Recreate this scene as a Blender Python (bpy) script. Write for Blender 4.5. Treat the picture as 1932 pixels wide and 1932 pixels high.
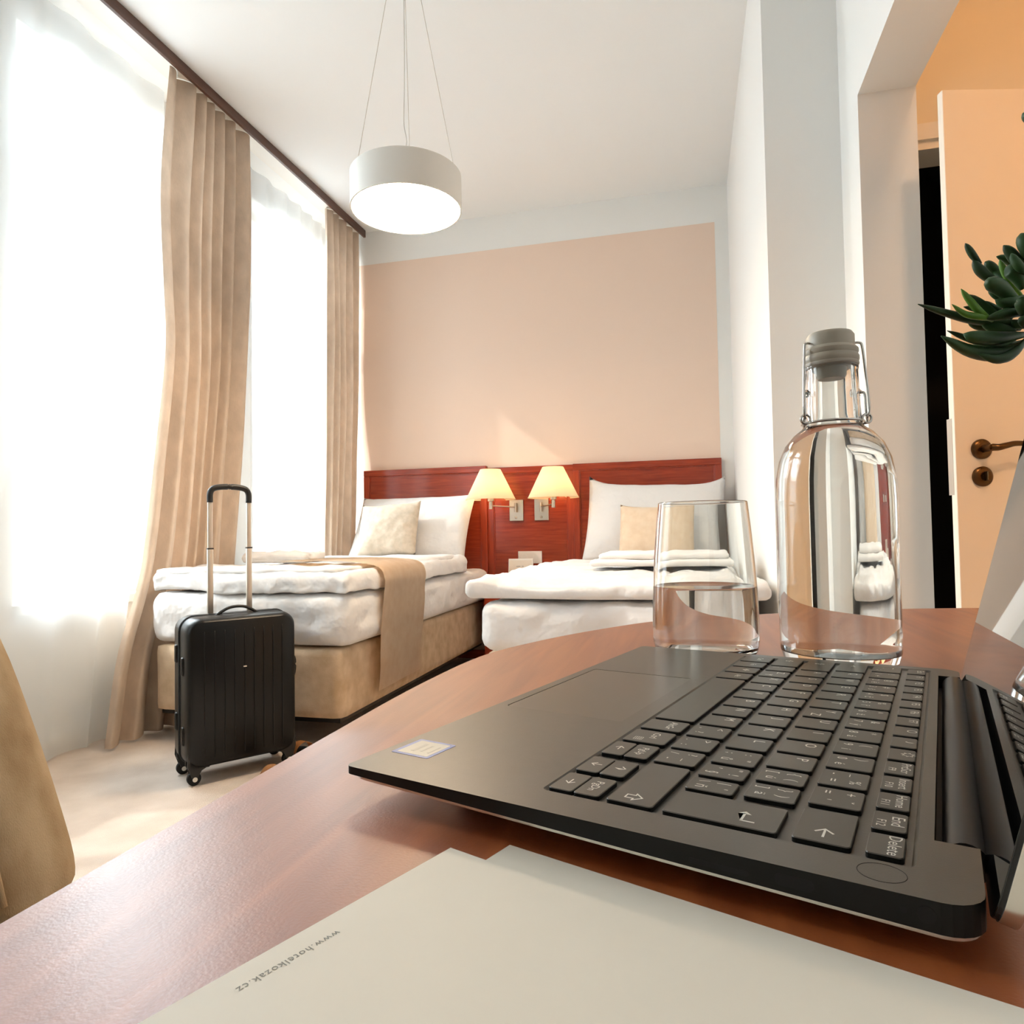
import bpy, bmesh, math, random
from mathutils import Vector, Matrix, noise
random.seed(7)
for _o in list(bpy.data.objects): bpy.data.objects.remove(_o)
SC = bpy.context.scene
COL = SC.collection
PI = math.pi

# ------------------------------------------------------------------ camera
IMG = 1932.0
FPX = 1291.57
CAM = Vector((0.0, 0.0, 0.85))
CF = Vector((-0.24884714, 0.96804696, 0.03098685))
CR = Vector((0.96823923, 0.24944272, -0.01706239))
CU = Vector((0.02424663, -0.02575676, 0.99937415))
cd = bpy.data.cameras.new('camera'); cam = bpy.data.objects.new('camera', cd); COL.objects.link(cam)
cd.sensor_width = 36; cd.sensor_height = 36; cd.sensor_fit = 'HORIZONTAL'; cd.lens = 36 * FPX / IMG
cd.clip_start = 0.01; cd.clip_end = 100
cam.matrix_world = Matrix(((CR.x, CU.x, -CF.x, CAM.x), (CR.y, CU.y, -CF.y, CAM.y), (CR.z, CU.z, -CF.z, CAM.z), (0, 0, 0, 1)))
SC.camera = cam

def ray(u, v): return CF + CR * ((u - 966) / FPX) + CU * ((966 - v) / FPX)
def onx(u, v, x): d = ray(u, v); return CAM + d * (x / d.x)
def ony(u, v, y): d = ray(u, v); return CAM + d * (y / d.y)
def onz(u, v, z): d = ray(u, v); return CAM + d * ((z - CAM.z) / d.z)
def at(u, v, t): return CAM + ray(u, v) * t

# ------------------------------------------------------------------ world, sun, daylight, exposure
w = bpy.data.worlds.new('world'); SC.world = w; w.use_nodes = True
bg = w.node_tree.nodes['Background']; bg.inputs[0].default_value = (0.82, 0.93, 1.0, 1); bg.inputs[1].default_value = 2.2
SC.view_settings.view_transform = 'Standard'; SC.view_settings.look = 'None'
SC.view_settings.exposure = 0.5; SC.view_settings.gamma = 1.0; SC.view_settings.use_curve_mapping = False

def light(name, kind, loc, energy, color=(1, 1, 1), direction=None, **kw):
    l = bpy.data.lights.new(name, kind); l.energy = energy; l.color = color
    for k, v in kw.items(): setattr(l, k, v)
    o = bpy.data.objects.new(name, l); COL.objects.link(o); o.location = loc
    if direction is not None: o.rotation_euler = Vector(direction).to_track_quat('-Z', 'Y').to_euler()
    return o
light('sun', 'SUN', (-6, 0, 6), 3.0, (1.0, 0.95, 0.88), direction=(0.74, 0.34, -0.60), angle=math.radians(1.5))
WIN = [(0.62, 1.42), (2.06, 2.88), (3.55, 4.40)]        # window openings along the left wall (y0, y1)
SILL, HEAD = 0.60, 2.90
light('sky_daylight', 'AREA', (-5.0, 2.4, 3.6), 1280, (0.86, 0.95, 1.0), direction=(1, 0, -0.42), shape='RECTANGLE', size=5.5, size_y=3.0)

# ------------------------------------------------------------------ materials
MATS = {}
def lin(c): return tuple((x / 255 / 12.92) if x / 255 <= 0.04045 else ((x / 255 + 0.055) / 1.055) ** 2.4 for x in c)
def mat(name, rgb, rough=0.6, metal=0.0, var=0.0, scale=20.0, bump=0.0, bscale=60.0, stretch=(1, 1, 1), spec=0.5, coat=0.0, rgb2=None, detail=4.0, bdist=0.002, sheen=0.0):
    if name in MATS: return MATS[name]
    m = bpy.data.materials.new(name); m.use_nodes = True; nt = m.node_tree; b = nt.nodes['Principled BSDF']
    c = lin(rgb); b.inputs['Base Color'].default_value = (*c, 1); b.inputs['Roughness'].default_value = rough
    b.inputs['Metallic'].default_value = metal; b.inputs['Specular IOR Level'].default_value = spec
    b.inputs['Coat Weight'].default_value = coat; b.inputs['Coat Roughness'].default_value = 0.12
    if sheen: b.inputs['Sheen Weight'].default_value = sheen
    tc = nt.nodes.new('ShaderNodeTexCoord'); mp = nt.nodes.new('ShaderNodeMapping'); mp.inputs['Scale'].default_value = stretch
    nt.links.new(tc.outputs['Object'], mp.inputs['Vector'])
    if var or rgb2:
        n = nt.nodes.new('ShaderNodeTexNoise'); n.inputs['Scale'].default_value = scale; n.inputs['Detail'].default_value = detail
        nt.links.new(mp.outputs[0], n.inputs['Vector'])
        r = nt.nodes.new('ShaderNodeValToRGB'); r.color_ramp.elements[0].position = 0.32; r.color_ramp.elements[1].position = 0.68
        c2 = lin(rgb2) if rgb2 else tuple(min(1, x * (1 + var)) for x in c)
        c1 = c if rgb2 else tuple(x * (1 - var) for x in c)
        r.color_ramp.elements[0].color = (*c1, 1); r.color_ramp.elements[1].color = (*c2, 1)
        nt.links.new(n.outputs['Fac'], r.inputs[0]); nt.links.new(r.outputs[0], b.inputs['Base Color'])
    if bump:
        n2 = nt.nodes.new('ShaderNodeTexNoise'); n2.inputs['Scale'].default_value = bscale; n2.inputs['Detail'].default_value = 3
        nt.links.new(mp.outputs[0], n2.inputs['Vector'])
        bp = nt.nodes.new('ShaderNodeBump'); bp.inputs['Strength'].default_value = bump; bp.inputs['Distance'].default_value = bdist
        nt.links.new(n2.outputs['Fac'], bp.inputs['Height']); nt.links.new(bp.outputs[0], b.inputs['Normal'])
    MATS[name] = m; return m
def wood(name, dark, light_, rough=0.3, scale=9.0, axis=0, bump=0.12, bscale=900, coat=0.2, bdist=0.0004, dist=3.0):
    m = bpy.data.materials.new(name); m.use_nodes = True; nt = m.node_tree; b = nt.nodes['Principled BSDF']
    tc = nt.nodes.new('ShaderNodeTexCoord'); mp = nt.nodes.new('ShaderNodeMapping')
    s = [1.0, 1.0, 1.0]; s[axis] = 0.07; mp.inputs['Scale'].default_value = s
    nt.links.new(tc.outputs['Object'], mp.inputs['Vector'])
    n = nt.nodes.new('ShaderNodeTexNoise'); n.inputs['Scale'].default_value = scale * 8; n.inputs['Detail'].default_value = 6; n.inputs['Distortion'].default_value = 0.6
    nt.links.new(mp.outputs[0], n.inputs['Vector'])
    r = nt.nodes.new('ShaderNodeValToRGB'); r.color_ramp.elements[0].position = 0.3; r.color_ramp.elements[1].position = 0.72
    r.color_ramp.elements[0].color = (*lin(dark), 1); r.color_ramp.elements[1].color = (*lin(light_), 1)
    nt.links.new(n.outputs['Fac'], r.inputs[0]); nt.links.new(r.outputs[0], b.inputs['Base Color'])
    b.inputs['Roughness'].default_value = rough; b.inputs['Coat Weight'].default_value = coat; b.inputs['Coat Roughness'].default_value = rough * 0.7
    n2 = nt.nodes.new('ShaderNodeTexNoise'); n2.inputs['Scale'].default_value = bscale; n2.inputs['Detail'].default_value = 1.5
    nt.links.new(tc.outputs['Object'], n2.inputs['Vector'])
    bp = nt.nodes.new('ShaderNodeBump'); bp.inputs['Strength'].default_value = bump; bp.inputs['Distance'].default_value = bdist
    nt.links.new(n2.outputs['Fac'], bp.inputs['Height']); nt.links.new(bp.outputs[0], b.inputs['Normal']); 
    nt.links.new(bp.outputs[0], b.inputs['Coat Normal'])
    MATS[name] = m; return m
def mixcloth(name, rgb, transparent, translucent, rough=0.9, var=0.0, scale=40, bump=0.0, bscale=200, stretch=(1, 1, 1)):
    m = bpy.data.materials.new(name); m.use_nodes = True; nt = m.node_tree; nt.nodes.remove(nt.nodes['Principled BSDF'])
    out = nt.nodes['Material Output']; c = (*lin(rgb), 1)
    d = nt.nodes.new('ShaderNodeBsdfDiffuse'); t = nt.nodes.new('ShaderNodeBsdfTranslucent'); tr = nt.nodes.new('ShaderNodeBsdfTransparent')
    d.inputs[0].default_value = c; t.inputs[0].default_value = c
    if var or bump:
        tc = nt.nodes.new('ShaderNodeTexCoord'); mp = nt.nodes.new('ShaderNodeMapping'); mp.inputs['Scale'].default_value = stretch
        nt.links.new(tc.outputs['Object'], mp.inputs['Vector'])
    if var:
        n = nt.nodes.new('ShaderNodeTexNoise'); n.inputs['Scale'].default_value = scale; n.inputs['Detail'].default_value = 5; nt.links.new(mp.outputs[0], n.inputs['Vector'])
        r = nt.nodes.new('ShaderNodeValToRGB'); r.color_ramp.elements[0].position = 0.3; r.color_ramp.elements[1].position = 0.7
        r.color_ramp.elements[0].color = tuple(x * (1 - var) for x in c[:3]) + (1,); r.color_ramp.elements[1].color = tuple(min(1, x * (1 + var)) for x in c[:3]) + (1,)
        nt.links.new(n.outputs['Fac'], r.inputs[0]); nt.links.new(r.outputs[0], d.inputs[0]); nt.links.new(r.outputs[0], t.inputs[0])
    if bump:
        n2 = nt.nodes.new('ShaderNodeTexNoise'); n2.inputs['Scale'].default_value = bscale; nt.links.new(mp.outputs[0], n2.inputs['Vector'])
        bp = nt.nodes.new('ShaderNodeBump'); bp.inputs['Strength'].default_value = bump; bp.inputs['Distance'].default_value = 0.003
        nt.links.new(n2.outputs['Fac'], bp.inputs['Height']); nt.links.new(bp.outputs[0], d.inputs['Normal'])
    m1 = nt.nodes.new('ShaderNodeMixShader'); m1.inputs[0].default_value = translucent
    nt.links.new(d.outputs[0], m1.inputs[1]); nt.links.new(t.outputs[0], m1.inputs[2])
    m2 = nt.nodes.new('ShaderNodeMixShader'); m2.inputs[0].default_value = transparent
    nt.links.new(m1.outputs[0], m2.inputs[1]); nt.links.new(tr.outputs[0], m2.inputs[2]); nt.links.new(m2.outputs[0], out.inputs[0])
    MATS[name] = m; return m
def glass(name, rgb=(255, 255, 255), ior=1.5, rough=0.0):
    m = bpy.data.materials.new(name); m.use_nodes = True; nt = m.node_tree; b = nt.nodes['Principled BSDF']
    b.inputs['Base Color'].default_value = (*lin(rgb), 1); b.inputs['Transmission Weight'].default_value = 1; b.inputs['IOR'].default_value = ior; b.inputs['Roughness'].default_value = rough
    MATS[name] = m; return m
def emit(name, rgb, strength):
    m = bpy.data.materials.new(name); m.use_nodes = True; nt = m.node_tree; b = nt.nodes['Principled BSDF']
    b.inputs['Base Color'].default_value = (0.8, 0.8, 0.8, 1); b.inputs['Emission Color'].default_value = (*lin(rgb), 1); b.inputs['Emission Strength'].default_value = strength
    MATS[name] = m; return m
def pane(name):
    m = bpy.data.materials.new(name); m.use_nodes = True; nt = m.node_tree; nt.nodes.remove(nt.nodes['Principled BSDF'])
    t = nt.nodes.new('ShaderNodeBsdfTransparent'); g = nt.nodes.new('ShaderNodeBsdfGlossy'); g.inputs['Roughness'].default_value = 0.02
    mx = nt.nodes.new('ShaderNodeMixShader'); mx.inputs[0].default_value = 0.06
    nt.links.new(t.outputs[0], mx.inputs[1]); nt.links.new(g.outputs[0], mx.inputs[2]); nt.links.new(mx.outputs[0], nt.nodes['Material Output'].inputs[0])
    MATS[name] = m; return m

M_WALL = mat('white_paint', (240, 239, 235), 0.85, bump=0.05, bscale=300)
M_CEIL = mat('ceiling_paint', (240, 240, 238), 0.9)
M_BEIGE = mat('beige_paint', (238, 213, 194), 0.85, bump=0.05, bscale=300)
M_HALL = mat('hall_paint', (240, 224, 196), 0.85)
M_CARPET = mat('carpet', (214, 196, 180), 1.0, rgb2=(234, 219, 205), scale=5, bump=0.9, bscale=520, bdist=0.004, spec=0.1, detail=8)
M_DOOR = mat('door_lacquer', (243, 232, 216), 0.45)
M_UNLIT = mat('unlit_room_shade', (20, 18, 16), 0.9)  # near-black colour stands in for the darkness of the unlit bathroom
M_TABLE = wood('cherry_table', (138, 68, 28), (172, 94, 46), rough=0.46, axis=1, bump=0.20, bscale=900, coat=0.5, bdist=0.0003)
M_HEAD = wood('mahogany', (134, 42, 20), (172, 66, 34), rough=0.20, axis=0, bump=0.03, coat=0.3)
M_HEADV = wood('mahogany_upright', (140, 44, 20), (176, 68, 34), rough=0.28, axis=2, bump=0.03, coat=0.3)
M_RAIL = wood('walnut_fascia', (74, 46, 34), (98, 62, 46), rough=0.4, axis=1, bump=0.03, coat=0.1)
M_DRAPE = mixcloth('beige_velour', (206, 186, 166), 0.0, 0.08, var=0.10, scale=16, bump=0.25, bscale=120, stretch=(1, 1, 0.6))
M_SHEER = mixcloth('sheer_voile', (238, 243, 246), 0.46, 0.55)
M_LINEN = mat('white_linen', (232, 230, 228), 0.9, bump=0.6, bscale=9, bdist=0.03, sheen=0.1)
M_TOWEL = mat('white_terry', (246, 243, 240), 1.0, bump=0.6, bscale=350, bdist=0.003)
M_BEDFAB = mat('bed_fabric', (196, 168, 134), 0.95, rgb2=(222, 198, 168), scale=14, bump=0.35, bscale=260, bdist=0.003, detail=8)
M_CUSH = mat('cushion_fabric', (203, 190, 170), 0.95, rgb2=(222, 208, 190), scale=30, bump=0.3, bscale=40, bdist=0.006)
M_RUN = mat('runner_fabric', (230, 204, 174), 0.95, rgb2=(238, 216, 190), scale=22, bump=0.2, bscale=240)
M_CHAIR = mat('chair_linen', (176, 148, 110), 0.95, rgb2=(206, 182, 146), scale=18, bump=0.5, bscale=600, bdist=0.0015, stretch=(1, 1, 0.5), detail=8)
M_BLACK = mat('black_plastic', (26, 25, 24), 0.45)
M_SHELL = mat('black_shell', (11, 11, 10), 0.34, spec=0.3)
M_RUBBER = mat('black_rubber', (16, 16, 16), 0.8)
M_ALU = mat('satin_aluminium', (214, 205, 192), 0.35, 0.85)
M_NICKEL = mat('brushed_nickel', (206, 198, 186), 0.32, 1.0)
M_CHROME = mat('steel_wire', (200, 198, 194), 0.12, 1.0)
M_SILVER = mat('silver_edge', (225, 222, 214), 0.25, 0.9)
M_BRONZE = mat('antique_bronze', (92, 70, 46), 0.28, 1.0)
M_WHITEP = mat('white_plastic', (238, 234, 226), 0.4)
M_WHITEM = mat('white_lacquer_metal', (226, 222, 214), 0.5)
M_DECK = mat('soft_touch_carbon', (70, 64, 54), 0.36, var=0.05, scale=180, bump=0.04, bscale=2500, spec=0.9)
M_SIDE = mat('laptop_side_black', (16, 16, 14), 0.5, spec=0.3)
M_KEY = mat('key_plastic', (72, 67, 57), 0.42, spec=0.8)
M_LEG = mat('legend_ink', (226, 222, 210), 0.6)
M_PAD = mat('trackpad_glass', (72, 65, 53), 0.32, spec=0.9)
M_SCREEN = mat('screen_glass', (8, 8, 8), 0.015, spec=1.0)
M_PAPER = mat('paper', (232, 222, 205), 0.55, var=0.02, scale=14)
M_INK = mat('grey_ink', (150, 146, 136), 0.8)
M_GLASS = glass('clear_glass', (252, 254, 253), 1.5)
M_WATER = glass('water', (253, 254, 255), 1.33)
M_GASKET = mat('grey_silicone', (176, 166, 150), 0.45)
M_CAP = mat('grey_cap', (178, 168, 150), 0.4)
M_LEAF = mat('succulent_leaf', (24, 48, 18), 0.5, rgb2=(50, 82, 40), scale=18, spec=0.35)
M_LEAFN = mat('young_leaf', (70, 116, 24), 0.4, rgb2=(98, 142, 40), scale=30)
M_POT = mat('stoneware', (214, 206, 194), 0.5)
M_SOIL = mat('soil', (56, 42, 30), 1.0, bump=0.8, bscale=80)
M_TAN = mat('tan_leather', (212, 156, 104), 0.5, bump=0.2, bscale=200)
M_INSOLE = mat('black_leather', (28, 26, 26), 0.6)
M_SHADE = mixcloth('lamp_shade_cloth', (250, 240, 214), 0.0, 0.55)
M_BULB = emit('warm_bulb', (255, 206, 140), 40)
M_DIFF = emit('pendant_diffuser', (255, 226, 190), 38.0)
M_PANE = pane('window_glass')
M_STICK = mat('sticker_blue', (120, 140, 196), 0.35)
M_STICK2 = mat('sticker_silver', (206, 200, 184), 0.35)
M_STICK3 = mat('sticker_print', (194, 188, 174), 0.4)
M_HOLE = mat('port_hole', (6, 6, 6), 0.7)

# ------------------------------------------------------------------ geometry helpers
def tag(o, label=None, cat=None, group=None, kind=None):
    if label: o['label'] = label
    if cat: o['category'] = cat
    if group: o['group'] = group
    if kind: o['kind'] = kind
    return o
def obj(name, bm, m, parent=None, smooth=False, auto=None):
    me = bpy.data.meshes.new(name)
    bmesh.ops.recalc_face_normals(bm, faces=bm.faces)
    bm.to_mesh(me); bm.free()
    me.materials.append(m)
    if smooth:
        for p in me.polygons: p.use_smooth = True
        if auto is not None: me.set_sharp_from_angle(angle=math.radians(auto))
    o = bpy.data.objects.new(name, me); COL.objects.link(o)
    if parent is not None: o.parent = parent
    return o
def thing(name, label, cat, loc=(0, 0, 0), rz=0.0, group=None):
    o = bpy.data.objects.new(name, None); COL.objects.link(o); o.location = loc; o.rotation_euler = (0, 0, rz)
    o.empty_display_size = 0.05
    return tag(o, label, cat, group)
def struct(name, bm, m, parent=None, **k):
    o = obj(name, bm, m, parent, **k)
    if parent is None: o['kind'] = 'structure'
    return o
def box(bm, x0, x1, y0, y1, z0, z1, bev=0.0, seg=2):
    r = bmesh.ops.create_cube(bm, size=1.0)
    vs = r['verts']
    for v in vs:
        v.co = Vector((x0 + (v.co.x + .5) * (x1 - x0), y0 + (v.co.y + .5) * (y1 - y0), z0 + (v.co.z + .5) * (z1 - z0)))
    if bev > 0:
        es = list({e for v in vs for e in v.link_edges})
        bmesh.ops.bevel(bm, geom=es, offset=bev, segments=seg, affect='EDGES', profile=0.5)
    return bm
def B(x0, x1, y0, y1, z0, z1, bev=0.0, seg=2): return box(bmesh.new(), x0, x1, y0, y1, z0, z1, bev, seg)
def lathe(bm, prof, seg=48, c=(0, 0, 0), close=False):
    rings = []
    for (r, z) in prof:
        if r < 1e-6: rings.append([bm.verts.new((c[0], c[1], c[2] + z))])
        else: rings.append([bm.verts.new((c[0] + r * math.cos(2 * PI * i / seg), c[1] + r * math.sin(2 * PI * i / seg), c[2] + z)) for i in range(seg)])
    n = len(rings)
    for k in range(n if close else n - 1):
        a, b = rings[k], rings[(k + 1) % n]
        for i in range(seg):
            j = (i + 1) % seg
            if len(a) == 1 and len(b) == 1: continue
            if len(a) == 1: bm.faces.new((a[0], b[i], b[j]))
            elif len(b) == 1: bm.faces.new((a[i], a[j], b[0]))
            else: bm.faces.new((a[i], a[j], b[j], b[i]))
    return bm
def tube(bm, pts, r, seg=10, cap=True, closed=False):
    pts = [Vector(p) for p in pts]; n = len(pts); rings = []
    rr = r if isinstance(r, (list, tuple)) else [r] * n
    up = None
    for i, p in enumerate(pts):
        if closed: t = (pts[(i + 1) % n] - pts[i - 1]).normalized()
        else: t = (pts[min(i + 1, n - 1)] - pts[max(i - 1, 0)]).normalized()
        if up is None:
            up = Vector((0, 0, 1)) if abs(t.z) < 0.9 else Vector((1, 0, 0))
        x = t.cross(up)
        if x.length < 1e-6: x = t.cross(Vector((0, 1, 0)))
        x.normalize(); y = t.cross(x).normalized(); up = -y if False else up
        rings.append([bm.verts.new(p + (x * math.cos(2 * PI * k / seg) + y * math.sin(2 * PI * k / seg)) * rr[i]) for k in range(seg)])
    for i in range(n if closed else n - 1):
        a, b = rings[i], rings[(i + 1) % n]
        for k in range(seg): bm.faces.new((a[k], a[(k + 1) % seg], b[(k + 1) % seg], b[k]))
    if cap and not closed:
        bm.faces.new(rings[0][::-1]); bm.faces.new(rings[-1])
    return bm
def spline(pts, n=24):
    pts = [Vector(p) for p in pts]; out = []
    P = [pts[0] * 2 - pts[1]] + pts + [pts[-1] * 2 - pts[-2]]
    m = len(pts) - 1
    for i in range(n + 1):
        t = i / n * m; k = min(int(t), m - 1); u = t - k
        a, b, c, d = P[k], P[k + 1], P[k + 2], P[k + 3]
        out.append(0.5 * ((2 * b) + (c - a) * u + (2 * a - 5 * b + 4 * c - d) * u * u + (3 * b - a - 3 * c + d) * u ** 3))
    return out
def rrect(x0, x1, y0, y1, r, seg=6):
    P = []
    for (cx, cy, a0) in ((x1 - r, y1 - r, 0), (x0 + r, y1 - r, PI / 2), (x0 + r, y0 + r, PI), (x1 - r, y0 + r, 1.5 * PI)):
        for i in range(seg + 1):
            a = a0 + PI / 2 * i / seg; P.append((cx + r * math.cos(a), cy + r * math.sin(a)))
    return P
def prism(bm, P, z0, z1, bev=0.0, seg=2):
    lo = [bm.verts.new((x, y, z0)) for x, y in P]; hi = [bm.verts.new((x, y, z1)) for x, y in P]
    n = len(P); bm.faces.new(lo[::-1]); top = bm.faces.new(hi)
    for i in range(n): bm.faces.new((lo[i], lo[(i + 1) % n], hi[(i + 1) % n], hi[i]))
    if bev > 0: bmesh.ops.bevel(bm, geom=list(top.edges), offset=bev, segments=seg, affect='EDGES', profile=0.5)
    return bm
def grid(bm, nu, nv, f, closed_u=False):
    V = [[bm.verts.new(f(i / nu, j / nv)) for j in range(nv + 1)] for i in range(nu + (0 if closed_u else 1))]
    for i in range(nu):
        i2 = (i + 1) % nu if closed_u else i + 1
        for j in range(nv): bm.faces.new((V[i][j], V[i2][j], V[i2][j + 1], V[i][j + 1]))
    return V
def softbox(cx, cy, z0, z1, sx, sy, r, amp=0.01, nf=3.0, n=(30, 50, 8), seed=0.0, fn=None):
    """rounded, slightly lumpy box for mattresses, duvets, towels and upholstery"""
    bm = bmesh.new(); hx, hy, hz = sx / 2, sy / 2, (z1 - z0) / 2; cz = (z0 + z1) / 2
    def face(ax, sgn, na, nb):
        o = [0, 1, 2]; o.remove(ax); h = (hx, hy, hz)
        def f(u, v):
            p = [0, 0, 0]; p[ax] = sgn * h[ax]; p[o[0]] = (2 * u - 1) * h[o[0]]; p[o[1]] = (2 * v - 1) * h[o[1]]; return p
        grid(bm, na, nb, f)
    face(2, 1, n[0], n[1]); face(2, -1, n[0], n[1]); face(0, 1, n[1], n[2]); face(0, -1, n[1], n[2]); face(1, 1, n[0], n[2]); face(1, -1, n[0], n[2])
    bmesh.ops.remove_doubles(bm, verts=bm.verts, dist=1e-5)
    rz = min(r, hz * 0.999)
    for v in bm.verts:
        p = v.co; q = Vector((max(-hx + r, min(hx - r, p.x)), max(-hy + r, min(hy - r, p.y)), max(-hz + rz, min(hz - rz, p.z))))
        d = p - q; d.z *= r / rz
        if d.length > 1e-9:
            nrm = d.normalized(); d2 = nrm * r; d2.z *= rz / r; p2 = q + d2
        else: nrm = Vector((0, 0, 1 if p.z > 0 else -1)); p2 = p
        k = noise.fractal(Vector((p2.x * nf + seed, p2.y * nf + seed * 1.7, p2.z * nf * 1.5)), 0.8, 2.0, 3) * amp
        if p.z < -hz + 1e-6: k = 0
        p2 = p2 + nrm * k
        v.co = Vector((p2.x + cx, p2.y + cy, p2.z + cz))
        if fn: v.co = fn(v.co)
    return bm
def pillow(w, h, t, seed=0.0, n=28, pinch=0.10, corner=0.0, amp=0.006):
    """flat in the local x-z plane, thickness along y"""
    bm = bmesh.new(); rows = {}
    for s in (1, -1):
        for i in range(n + 1):
            for j in range(n + 1):
                u = -1 + 2 * i / n; v = -1 + 2 * j / n
                e = max(0.0, (1 - abs(u) ** 2.6) * (1 - abs(v) ** 2.6)) ** 0.5
                x = u * w / 2 * (1 - pinch * (1 - abs(u)) * 0 - pinch * (1 - v * v) * abs(u) ** 3 * 0.5)
                z = v * h / 2 * (1 - pinch * (1 - u * u) * abs(v) ** 3)
                z += corner * (abs(u) ** 6) * (1 if v > 0 else 0) * v * v
                nz = noise.fractal(Vector((u * 2.2 + seed, v * 2.2, s * 0.7 + seed)), 0.7, 2.0, 3) * amp * min(1, e * 2)
                y = -s * (t / 2 * e + nz)
                key = (i, j) if (i in (0, n) or j in (0, n)) else (i, j, s)
                if key not in rows: rows[key] = bm.verts.new((x, y, z))
        for i in range(n):
            for j in range(n):
                def g(a, b): return rows[(a, b)] if (a in (0, n) or b in (0, n)) else rows[(a, b, s)]
                q = (g(i, j), g(i + 1, j), g(i + 1, j + 1), g(i, j + 1))
                try: bm.faces.new(q)
                except ValueError: pass
    return bm
_TX = {}
def text_mesh(s, size, m, space=1.0):
    k = (s, size, m.name)
    if k in _TX: return _TX[k]
    c = bpy.data.curves.new('text', 'FONT'); c.body = s; c.size = size; c.align_x = 'CENTER'; c.align_y = 'CENTER'; c.resolution_u = 2; c.space_character = space
    o = bpy.data.objects.new('text_tmp', c); COL.objects.link(o)
    dg = bpy.context.evaluated_depsgraph_get(); me = bpy.data.meshes.new_from_object(o.evaluated_get(dg))
    me.materials.clear(); me.materials.append(m)
    bpy.data.objects.remove(o); bpy.data.curves.remove(c); _TX[k] = me
    return me

# ================================================================== STRUCTURE
CEIL = 3.05; BACK = 4.5; LEFT = -2.5; FRONT = -2.2
PX, PY = 0.29, 2.50          # side wall of the bed niche and its near corner
OX, OY, OT = 0.533, 2.257, 0.16   # opening to the hall: wall plane, far jamb, thickness
OTOP = 2.171; ON = 1.05
HY = 2.30                     # hall end wall
struct('floor', B(LEFT - .3, 2.6, FRONT - .2, BACK + .2, -0.1, 0.0), M_CARPET)
struct('ceiling', B(LEFT - .3, 2.6, FRONT - .2, BACK + .2, CEIL, CEIL + 0.1), M_CEIL)
struct('wall_back', B(LEFT - .3, PX + .2, BACK, BACK + .2, 0, CEIL), M_WALL)
tag(obj('beige_paint_panel', B(-2.5, 0.208, BACK - 0.0015, BACK + 0.001, 0.0, 2.811), M_BEIGE), kind='structure').name = 'trim_1'
# left wall around three windows
bm = bmesh.new(); x0, x1 = LEFT - 0.25, LEFT
box(bm, x0, x1, FRONT, BACK, 0, SILL); box(bm, x0, x1, FRONT, BACK, HEAD, CEIL)
ys = [FRONT] + [y for wv in WIN for y in wv] + [BACK]
for i in range(0, len(ys), 2): box(bm, x0, x1, ys[i], ys[i + 1], SILL, HEAD)
struct('wall_left', bm, M_WALL)
for k, (y0, y1) in enumerate(WIN):
    bm = bmesh.new(); fx0, fx1 = LEFT - 0.17, LEFT - 0.11; t = 0.06; zt = 2.36
    box(bm, fx0, fx1, y0, y0 + t, SILL, HEAD); box(bm, fx0, fx1, y1 - t, y1, SILL, HEAD)
    box(bm, fx0, fx1, y0 + t, y1 - t, SILL, SILL + t); box(bm, fx0, fx1, y0 + t, y1 - t, HEAD - t, HEAD)
    box(bm, fx0, fx1, y0 + t, y1 - t, zt, zt + 0.09)
    f = struct('window_%d' % (k + 1), bm, M_WHITEP)
    obj('pane', B(fx0 + .025, fx0 + .03, y0 + t, y1 - t, SILL + t, zt), M_PANE, f)
    obj('pane', B(fx0 + .025, fx0 + .03, y0 + t, y1 - t, zt + .09, HEAD - t), M_PANE, f)
    obj('sash', B(fx0 + .06, fx0 + .085, (y0 + y1) / 2 - .035, (y0 + y1) / 2 + .035, SILL + t, zt), M_WHITEP, f)
    obj('window_sill', B(LEFT - .11, LEFT + .04, y0, y1, SILL - .03, SILL + .005), M_WHITEP, f)
# right side: niche wall, pier face, opening wall
struct('wall_niche', B(PX, PX + .3, PY, BACK, 0, CEIL), M_WALL)
bm = bmesh.new()
box(bm, OX, OX + OT, OY, PY, 0, CEIL); box(bm, PX + .3, OX + OT, PY, PY + .05, 0, CEIL); box(bm, OX, OX + OT, ON, OY, OTOP, CEIL); box(bm, OX, OX + OT, FRONT, ON, 0, CEIL)
struct('wall_right', bm, M_WALL)
struct('wall_front', B(LEFT - .3, 2.6, FRONT - .2, FRONT, 0, CEIL), M_WALL)
# hall with the bathroom doorway
DX0, DX1, DZ = 0.66, 1.44, 2.02
bm = bmesh.new(); box(bm, OX + OT, DX0, HY, HY + .12, 0, CEIL); box(bm, DX1, 2.0, HY, HY + .12, 0, CEIL); box(bm, DX0, DX1, HY, HY + .12, DZ, CEIL)
struct('wall_hall', bm, M_HALL)
struct('wall_hall_side', B(1.9, 2.0, FRONT, HY, 0, CEIL), M_HALL)
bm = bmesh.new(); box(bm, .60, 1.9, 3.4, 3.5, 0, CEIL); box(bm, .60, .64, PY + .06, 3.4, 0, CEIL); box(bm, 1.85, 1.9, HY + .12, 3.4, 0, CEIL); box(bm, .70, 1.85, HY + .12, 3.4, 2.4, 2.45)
struct('wall_bathroom', bm, M_UNLIT)  # walls coloured as darkness behind the doorway
bm = bmesh.new(); box(bm, DX0 - .03, DX1 + .06, HY - .012, HY, DZ, DZ + .05); box(bm, DX1, DX1 + .06, HY - .012, HY, 0, DZ)
box(bm, DX0, DX1, HY, HY + .12, DZ - .025, DZ)
struct('trim_2', bm, M_DOOR)
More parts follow.
